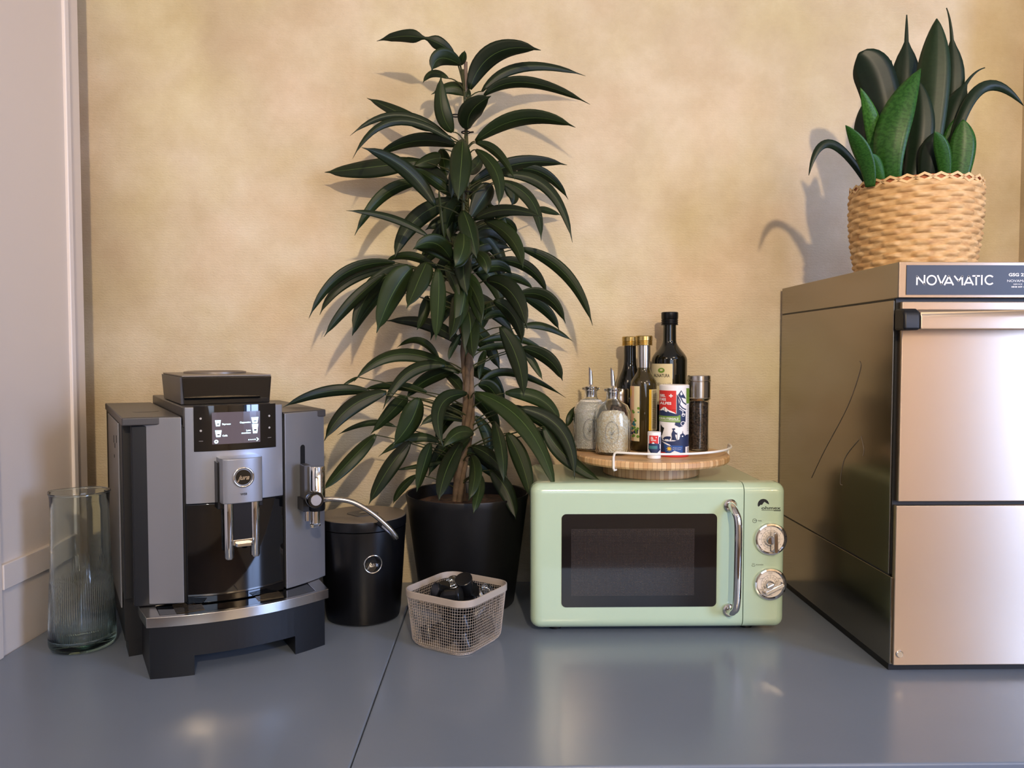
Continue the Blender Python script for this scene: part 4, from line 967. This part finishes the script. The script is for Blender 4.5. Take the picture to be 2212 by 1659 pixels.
A = Art(); A.rect(*c5(838, 548), *c5(1018, 900), 'paper', 0); A.disc(*c5(924, 605), 7, 'green', 1, 24, 5.4); A.disc(*c5(924, 602), 3.2, 'paper', 2, 16, 2.0)
A.text('ALNATURA', *c5(860, 663), 36/f5*.8, 'ink', 1, w=134/f5, bold=.015); A.text('Olivenöl', *c5(868, 740), 36/f5*.9, 'ink', 1, w=132/f5)
A.build('label', cylmap(p, 1445, 0, 1.553, .0357), t, cut=(1390, 1500, 40))
# jar with ribbed grey lid behind
p = wpos(1338, 1.517); t = thing('spice_jar', 'small jar with a ribbed grey lid, mostly hidden behind the front pourer jar', 'jar', p)
bm = bm_new(); lathe(bm, [(0, .001), (.018, .001), (.0195, .004), (.0195, .080), (.017, .086), (0, .086)], 40); obj('glass_body', bm, 'pepper', t, smooth=40)
bm = bm_new(); lathe(bm, [(0, .086), (.0185, .086), (.0190, .088), (.0185, .091), (.0190, .094), (.0185, .097), (.0190, .100), (.0185, .103), (.0190, .107), (.0190, .117), (.018, .119), (0, .119)], 48); obj('lid', bm, 'satin', t, smooth=30)
# salt can
def can(name, x, Y, r, top, lab, art, cut, basem, group):
    p = wpos(x, Y); t = thing(name, lab, 'salt shaker', p, group=group); zt_ = zat(top, Y); k = 1
    bm = bm_new(); lathe(bm, [(0, .006), (r, .006), (r, zt_-.006), (0, zt_-.006)], 64); obj('can_body', bm, 'whitep', t, smooth=30)
    bm = bm_new(); lathe(bm, [(0, zt_-.0062), (r*1.015, zt_-.0062), (r*1.015, zt_-.001), (r*.96, zt_), (0, zt_)], 64); obj('lid', bm, 'whitep', t, smooth=30)
    bm = bm_new(); lathe(bm, [(0, .0005), (r*1.01, .0005), (r*1.02, .002), (r*1.02, .006), (0, .0062)], 64); obj('base', bm, basem, t, smooth=30)
    art(t, p, Y, r)
    return t
f8 = 1244/150
def c8(x, y): return (1390+x/f8, 800+y/f8)
def artbig(t, p, Y, r):
    A = Art()
    def R_(x0, y0, x1, y1, m, l): A.rect(*c8(x0, y0), *c8(x1, y1), m, l)
    def Pg(pts, m, l): A.poly([c8(*q) for q in pts], m, l)
    R_(284, 355, 582, 700, 'red', 1); Pg([(284, 690), (582, 690), (582, 765), (540, 740), (500, 720), (284, 730)], 'red', 1)
    A.text('SEL', *c8(302, 468), 46/f8, 'whitep', 3, w=100/f8, bold=.03); A.text('DES', *c8(302, 535), 46/f8, 'whitep', 3, w=106/f8, bold=.03); A.text('ALPES', *c8(302, 602), 46/f8, 'whitep', 3, w=198/f8, bold=.03)
    R_(458, 436, 524, 456, 'whitep', 3); R_(482, 414, 502, 476, 'whitep', 3)
    # navy mountain mass
    Pg([(284, 725), (330, 705), (378, 665), (420, 700), (480, 725), (582, 765), (600, 760), (600, 830), (284, 830)], 'navy', 2)
    Pg([(590, 420), (610, 440), (640, 650), (700, 700), (745, 730), (745, 900), (700, 980), (640, 1000), (560, 960), (590, 830)], 'navy', 2)
    Pg([(300, 715), (345, 670), (376, 642), (384, 720), (362, 700), (340, 712)], 'whitep', 4); Pg([(384, 650), (400, 648), (440, 690), (560, 742), (580, 765), (520, 748), (470, 735), (440, 712), (425, 735), (405, 690), (392, 725)], 'whitep', 4)
    # peak at right
    Pg([(668, 345), (735, 470), (750, 500), (690, 480), (640, 470), (610, 430)], 'navy', 2)
    Pg([(668, 370), (690, 420), (665, 440), (648, 410)], 'whitep', 3)
    A.stroke([c8(*q) for q in ((615, 460), (650, 540), (640, 600), (690, 660), (745, 690))], 2.2, 'navy', 3)
    A.stroke([c8(*q) for q in ((650, 460), (700, 560), (750, 600))], 2.2, 'navy', 3)
    A.stroke([c8(*q) for q in ((640, 680), (700, 720), (690, 780), (735, 770))], 1.4, 'whitep', 4); A.ring(*c8(705, 785), 2.4, 3.5, 'whitep', 4, 16); A.ring(*c8(700, 935), 3.6, 4.8, 'whitep', 4, 20)
    Pg([(284, 805), (600, 805), (655, 780), (658, 915), (284, 905)], 'green', 5); A.text('KRÄUTERSALZ', *c8(300, 868), 36/f8, 'whitep', 6, w=325/f8, bold=.02)
    R_(300, 884, 650, 890, 'whitep', 6)
    # walkers
    Pg([(320, 960), (345, 1000), (380, 1020), (370, 1060), (345, 1080), (340, 1160), (318, 1160)], 'ink', 3)
    Pg([(512, 1025), (565, 1015), (568, 1045), (545, 1052), (575, 1090), (600, 1110), (600, 1130), (570, 1125), (575, 1165), (600, 1230), (585, 1232), (552, 1180), (530, 1185), (518, 1225), (505, 1240), (512, 1170), (505, 1120), (520, 1080), (530, 1055)], 'navy', 3)
    A.stroke([c8(*q) for q in ((603, 1095), (608, 1235))], .7, 'navy', 3)
    Pg([(360, 1215), (385, 1180), (430, 1165), (490, 1165), (500, 1190), (480, 1210), (470, 1240), (455, 1215), (400, 1215), (385, 1240), (372, 1225)], 'navy', 3)
    # landscape blue
    Pg([(284, 1180), (330, 1170), (350, 1240), (430, 1255), (560, 1245), (640, 1215), (650, 1170), (700, 1150), (805, 1160), (805, 1480), (284, 1480)], 'navy', 1)
    Pg([(380, 1300), (420, 1270), (500, 1320), (700, 1330), (700, 1450), (400, 1450)], 'blue', 2)
    Pg([(655, 1130), (690, 1110), (700, 1060), (706, 1110), (735, 1140), (735, 1180), (655, 1180)], 'navy', 3); A.disc(*c8(694, 1160), 1.6, 'whitep', 4, 10)
    Pg([(745, 1140), (800, 1135), (800, 1165), (745, 1165)], 'navy', 3)
    A.disc(*c8(470, 1383), 3.6, 'yellow', 5, 20)
    for k in range(8):
        a = 2*PI*k/8; x, y = c8(470, 1383); A.stroke([(x+4.2*math.cos(a), y+4.2*math.sin(a)), (x+6*math.cos(a), y+6*math.sin(a))], .9, 'yellow', 5)
    A.text('Mit Jod und Fluor', *c8(530, 1370), 14/f8, 'whitep', 5, w=160/f8); A.text('Sel de cuisine', *c8(530, 1400), 14/f8, 'whitep', 5, w=140/f8)
    Pg([(340, 1260), (400, 1275), (480, 1310), (500, 1330), (440, 1320), (380, 1290)], 'whitep', 4); Pg([(450, 1480), (560, 1415), (700, 1465), (720, 1480)], 'whitep', 3)
    R_(284, 1450, 410, 1478, 'red', 4); R_(745, 1350, 803, 1475, 'whitep', 4)
    for k in range(6): R_(772, 1365+k*18, 800, 1374+k*18, 'ink', 5)
    Pg([(755, 310), (808, 318), (806, 585), (756, 585)], 'green', 4)
    for k in range(28): R_(770, 610+k*17, 800, 616+k*17, 'grey', 3)
    A.build('label', cylmap(p, 1456, 0, 1.408, r), t, cut=(1420, 1492, 36))
can('salt_can', 1456, 1.408, .0267, 831, 'large white cardboard salt can with red, navy and green alpine label', artbig, None, 'red', 'salt cans')
def artsmall(t, p, Y, r):
    A = Art()
    def R_(x0, y0, x1, y1, m, l): A.rect(*c8(x0, y0), *c8(x1, y1), m, l)
    def Pg(pts, m, l): A.poly([c8(*q) for q in pts], m, l)
    R_(112, 1162, 265, 1310, 'red', 1); A.text('SEL', *c8(135, 1207), 24/f8, 'whitep', 3, w=44/f8, bold=.03); A.text('DES', *c8(135, 1232), 22/f8, 'whitep', 3, w=46/f8, bold=.03); A.text('ALPES', *c8(135, 1258), 22/f8, 'whitep', 3, w=90/f8, bold=.03)
    R_(218, 1192, 240, 1198, 'whitep', 3); R_(226, 1185, 232, 1206, 'whitep', 3)
    Pg([(100, 1310), (150, 1300), (180, 1275), (215, 1300), (280, 1310), (280, 1350), (100, 1350)], 'navy', 2); Pg([(150, 1302), (180, 1277), (205, 1302), (180, 1308)], 'whitep', 4)
    R_(100, 1345, 250, 1400, 'teal', 3); R_(250, 1330, 290, 1400, 'navy', 2); R_(280, 1190, 300, 1320, 'navy', 2)
    Pg([(95, 1400), (300, 1400), (300, 1420), (240, 1440), (245, 1475), (140, 1478), (160, 1430), (110, 1430)], 'navy', 2)
    A.build('label', cylmap(p, 1413.5, 0, Y, r), t, cut=(1400, 1428, 16))
can('salt_can', 1413.5, 1.372, .0117, 933, 'miniature white salt can with red label in front of the large one', artsmall, None, 'whitep', 'salt cans')
# pepper mill
p = wpos(1509.5, 1.482); t = thing('pepper_mill', 'glass pepper mill full of dark peppercorns with brushed steel top', 'pepper mill', p)
bm = bm_new(); lathe(bm, [(0, .001), (.018, .001), (.0195, .004), (.0195, .094), (.0175, .100), (.0165, .100), (.0172, .094), (.0175, .004), (0, .003)], 48); obj('glass_body', bm, 'glass', t, smooth=40)
bm = bm_new(); lathe(bm, [(0, .0035), (.0171, .0035), (.0171, .093), (0, .095)], 40); obj('peppercorns', bm, 'pepper', t, smooth=40)['kind'] = 'stuff'
z0, z1 = zat(861, 1.482), zat(811, 1.482)
bm = bm_new(); lathe(bm, [(0, z0-.004), (.019, z0-.004), (.0225, z0), (.0228, z0+.001), (.0218, z0+.002), (.0218, z1-.012), (.0226, z1-.011), (.0226, z1-.009), (.0218, z1-.0085), (.0218, z1-.001), (.021, z1), (0, z1)], 56); obj('steel_top', bm, 'satin', t, smooth=30)

# ------------------------------------------------------------------ DISHWASHER
DX, DY = .5945, 1.138; DW = .50; DBK = 1.608
dw = thing('glass_washer', 'stainless steel undercounter dishwasher standing on the worktop at the right', 'dishwasher', (0, 0, 0))
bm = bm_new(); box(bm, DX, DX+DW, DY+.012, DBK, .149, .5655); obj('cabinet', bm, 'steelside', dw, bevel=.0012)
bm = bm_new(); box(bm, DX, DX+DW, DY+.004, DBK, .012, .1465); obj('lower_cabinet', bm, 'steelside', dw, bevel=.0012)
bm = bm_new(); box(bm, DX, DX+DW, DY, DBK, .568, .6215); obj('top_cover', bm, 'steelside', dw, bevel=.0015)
for nm_, bx in (('panel_seam', (DX+.001, DX+DW-.001, DY+.014, DBK-.002, .1463, .1495)), ('panel_seam', (DX+.001, DX+DW-.001, DY+.012, DBK-.002, .565, .5685)), ('plinth', (DX+.003, DX+DW-.003, DY+.013, DBK-.02, .0, .013))):
    bm = bm_new(); box(bm, *bx); obj(nm_, bm, 'ink', dw)
def dp(x, y, l=0): q = atY(x, y, DY); return (q.x, DY-l, q.z)
xd = dp(1946, 700)[0]; zt_, zb_ = dp(2000, 652)[2], dp(2000, 1083)[2]
bm = bm_new(); box(bm, DX+.002, DX+DW-.002, DY+.0095, DY+.013, .15, .567); obj('door_gasket', bm, 'ink', dw)
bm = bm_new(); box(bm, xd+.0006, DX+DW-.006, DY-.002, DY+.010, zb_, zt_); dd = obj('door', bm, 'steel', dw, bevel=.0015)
x_, z_ = dp(1929.5, 1500)[0], dp(2000, 1092)[2]
bm = bm_new(); box(bm, DX+.0035, DX+DW-.003, DY-.001, DY+.010, .0125, z_); obj('lower_panel', bm, 'steel', dw, bevel=.0015)
bm = bm_new(); box(bm, DX+.0005, DX+DW-.0005, DY-.0012, DY+.004, .5683, .6213); fp_ = obj('control_fascia', bm, 'steel', dw, bevel=.0012)
# name plate
A = Art(); x0, z0 = dp(1956, 637)[0], dp(2000, 637)[2]; z1 = dp(2000, 573)[2]
bm = bm_new(); box(bm, x0, DX+DW-.02, DY-.0022, DY, z0, z1); npl = obj('name_plate', bm, 'sign', fp_)
f7 = 2212/282
def c7(x, y): return (1930+x/f7, 560+y/f7)
A = Art(); sw = 26/f7
def st(pts): A.stroke([c7(*q) for q in pts], sw, 'whitep', 0)
st([(382, 432), (386, 292), (508, 424), (512, 278)]); A.ring(*c7(632, 357), 63/f7, 90/f7-.3, 'whitep', 0, 48); st([(735, 280), (795, 425), (870, 280)])
for x in (0, 337):
    st([(850+x, 435), (922+x, 290), (995+x, 435)]); st([(885+x, 402), (960+x, 402)])
st([(1020, 290), (1085, 372), (1150, 290), (1150, 435)]); st([(1328, 286), (1442, 286)]); st([(1385, 286), (1385, 435)]); st([(1482, 278), (1479, 430)])
A.ring(*c7(1612, 354), 60/f7, 86/f7, 'whitep', 0, 36, math.radians(42), math.radians(318))
A.text('GSG 223', *c7(1935, 290), 54/f7, 'whitep', 0, w=340/f7, bold=.03); A.text('NOVAMATIC', *c7(1910, 388), 42/f7, 'whitep', 0, w=430/f7)
A.text('SERVICE', *c7(2015, 437), 24/f7, 'whitep', 0, w=150/f7); A.text('0848 559 111', *c7(1980, 482), 24/f7, 'whitep', 0, w=265/f7, bold=.02)
A.build('lettering', lambda x, y, l: dp(x, y, .0022+l), npl)
# handle
zc1, zc0 = dp(2000, 670)[2], dp(2000, 713)[2]
bm = bm_new(); pr = [(DY-.002, zc0), (DY-.030, zc0), (DY-.030, zc1-.012), (DY-.027, zc1-.005), (DY-.020, zc1), (DY-.002, zc1)]
vs = [[bm.verts.new((x, y, z)) for y, z in pr] for x in (atY(1989, 700, DY-.03).x, DX+DW-.035)]
for k in range(len(pr)): bm.faces.new((vs[0][k], vs[0][(k+1) % 6], vs[1][(k+1) % 6], vs[1][k]))
bm.faces.new(vs[0]); bm.faces.new(vs[1]); hn = obj('handle', bm, 'steel', dd, bevel=.002)
for xa, xb in ((atY(1953, 690, DY-.03).x, atY(1989, 690, DY-.03).x), (DX+DW-.035, DX+DW-.015)):
    bm = bm_new(); pts = [(xa, -.002), (xb, -.002), (xb, 0), (xa, 0)]
    pr = [(DY-.002, zc0-.001), (DY-.0305, zc0-.001), (DY-.031, zc1-.010), (DY-.028, zc1-.003), (DY-.021, zc1+.001), (DY-.002, zc1+.002)]
    a = [bm.verts.new((xa, y, z)) for y, z in pr]; b = [bm.verts.new((xb, y, z)) for y, z in pr]
    for k in range(6): bm.faces.new((a[k], a[(k+1) % 6], b[(k+1) % 6], b[k]))
    bm.faces.new(a); bm.faces.new(b); obj('handle_end', bm, 'blkm', hn, bevel=.004, seg=4)['label'] = 'black plastic handle end'
q = atY(1939, 1412, DY); bm = bm_new(); lathe(bm, [(0, 0), (.0055, 0), (.0055, .0012), (.0045, .0022), (0, .0022)], 24)
for v in bm.verts: x, y, z = v.co; v.co = (q.x+.002+x, DY-.001-z, q.z+y)
obj('screw', bm, 'chrome', dw, smooth=40)
# side scratches
bm = bm_new()
def dside(x, y): r = ray(x, y); t_ = (DX-.0002)/r.x; c_ = CAM+r*t_; return (DX-.0003, c_.y, c_.z)
for pts in (((1857, 780), (1858, 800), (1830, 880), (1780, 975), (1753, 1032)), ((1860, 942), (1866, 970), (1864, 985)), ((1855, 950), (1825, 990), (1815, 1040), (1820, 1048))):
    tube(bm, smooth_path([dside(*q) for q in pts], 6), .0006, 6)
obj('side_scratch', bm, 'taupe', dw)

# ------------------------------------------------------------------ SNAKE PLANT in woven basket
SP = Vector((.720, 1.330, .6217)); 
sn = thing('potted_snake_plant', 'snake plant with dark upright leaves in a woven straw planter on the dishwasher', 'potted plant', SP)
bm = bm_new(); uvl = bm.loops.layers.uv.new('uv'); NCc, NRr = 26, 15; sx, sz = NCc*8, NRr*5; HB = .143; rows_ = []
for j in range(sz+1):
    t = j/sz; z = .001+HB*t; Rb = .0915+.0115*math.sin(min(1, t*1.35)*PI/2); row = []
    for i in range(sx+1):
        a = 2*PI*i/sx; ph = abs(math.sin(PI*(t*NRr % 1)))**.55; al = math.tanh(2.6*math.cos(PI*((i/8) % 2)+PI*(int(t*NRr+1e-6))))
        row.append((Rb+.0044*ph*(.5+.5*al)-.0008, a, z))
    rows_.append(row)
V = [[bm.verts.new((r*math.cos(a), r*math.sin(a), z)) for r, a, z in row[:-1]] for row in rows_]
for j in range(sz):
    for i in range(sx):
        i2 = (i+1) % sx; f = bm.faces.new((V[j][i], V[j][i2], V[j+1][i2], V[j+1][i]))
        for lp, uvv in zip(f.loops, ((i/sx, j/sz), ((i+1)/sx, j/sz), ((i+1)/sx, (j+1)/sz), (i/sx, (j+1)/sz))): lp[uvl].uv = uvv
obj('woven_planter', bm, 'weave', sn, smooth=55, normals=False)
bm = bm_new(); lathe(bm, [(0, .002), (.088, .002), (.097, .10), (.1015, .146), (.1005, .152), (.098, .152), (.096, .14), (.0, .138)], 64); obj('inner_pot', bm, 'terra', sn, smooth=40)
bm = bm_new(); lathe(bm, [(.0955, .138), (.05, .143), (0, .144)], 40); obj('potting_soil', bm, 'soil', sn)
bm = bm_new(); nz = 13
for sgn in (0, 1):
    pts = []
    for k in range(nz*12):
        a = 2*PI*k/(nz*12); ph = (k/12+sgn*.5) % 1; tri = abs(2*ph-1); pts.append(((.1035+.0012*math.cos(2*PI*ph+sgn*PI))*math.cos(a), (.1035+.0012*math.cos(2*PI*ph+sgn*PI))*math.sin(a), .1415+.0115*tri))
    n = len(pts); rr_ = []
    for k in range(n):
        p0 = Vector(pts[k]); w_ = .0021; rad = Vector((p0.x, p0.y, 0)).normalized()
        rr_.append([bm.verts.new(p0+Vector((0, 0, w_))+rad*.0003), bm.verts.new(p0-Vector((0, 0, w_))+rad*.0003), bm.verts.new(p0-Vector((0, 0, w_))-rad*.0008), bm.verts.new(p0+Vector((0, 0, w_))-rad*.0008)])
    for k in range(n):
        A_, B_ = rr_[k], rr_[(k+1) % n]
        for q in range(4): bm.faces.new((A_[q], A_[(q+1) % 4], B_[(q+1) % 4], B_[q]))
obj('rim_braid', bm, 'straw', sn)
f9 = 1333/482
def snake_prof(t): return (.55+.45*math.sin(PI*min(1, t/.55)/2)) if t < .55 else max(.02, math.cos((t-.55)/.45*PI/2)**.8)
def snake_curl(t): return (.6+.4*math.sin(PI*min(1, t/.45)/2)) if t < .45 else (.13+.87*math.cos((t-.45)/.22*PI/2)**1.0 if t < .67 else max(.03, .13*(1-(t-.67)/.33)+.02))
def snake_blunt(t): return (.5+.5*math.sin(PI*min(1, t/.7)/2)) if t < .7 else max(.05, max(0, 1-((t-.7)/.3)**2)**.72)
SN = [(540,1000,480,590,345,318,215,.02,.02,'snake_d',snake_blunt),(620,900,628,420,632,90,158,.05,.06,'snake_d',snake_curl),(730,1040,775,560,812,112,190,.0,.0,'snake_d',snake_prof),
 (860,900,905,420,870,48,130,.04,.05,'snake_d',snake_curl),(545,1060,545,780,715,412,180,-.05,-.04,'snake_g',snake_prof),(470,1060,450,830,355,525,95,-.02,-.04,'snake_g',snake_prof),
 (415,1085,375,930,267,748,92,-.055,-.07,'snake_g',snake_prof),(420,1040,180,860,48,1048,48,-.02,-.02,'snake_d',snake_prof),(650,1060,715,800,700,480,140,-.03,-.02,'snake_d',snake_prof),
 (862,1050,850,920,798,785,80,-.07,-.08,'snake_g',snake_prof),(935,1060,965,900,968,715,135,-.03,-.03,'snake_g',snake_prof),(830,900,930,620,1098,405,130,.02,.03,'snake_d',snake_curl),
 (860,960,1040,560,1330,632,66,.0,.0,'snake_d',snake_prof),(755,1060,775,930,805,790,125,-.05,-.05,'snake_d',snake_prof),(450,1060,390,840,390,600,125,.0,.01,'snake_d',snake_prof),
 (520,960,470,740,405,540,70,.03,.04,'snake_d',snake_prof),(850,1040,890,860,970,680,90,.01,.01,'snake_g',snake_prof),(490,1070,455,990,415,920,60,-.05,-.06,'snake_g',snake_prof),
 (600,1040,570,800,540,360,60,.04,.05,'snake_d',snake_prof),(690,1050,660,860,690,640,120,.02,.02,'snake_d',snake_prof)]
for i, (bx, by, mx_, my_, tx, ty, w_, dm, dt, mt, pf) in enumerate(SN):
    c9 = lambda x, y, d: atY(1730+x/f9, y/f9, SP.y+d)-SP
    bb = c9(bx, by, dm*.8); bb.z = min(bb.z, .142)
    random.seed(i+50)
    leaf_mesh(bb, c9(mx_, my_, dm), c9(tx, ty, dt), w_/f9/1660*SP.y*1.02, random.uniform(-.25, .25), pf, 22, .35 if mt == 'snake_d' else .25, .0, mt, 0, 'leaf', sn)
for o in sn.children:
    if o.name.startswith('leaf'): o.modifiers['thick'].thickness = .0018
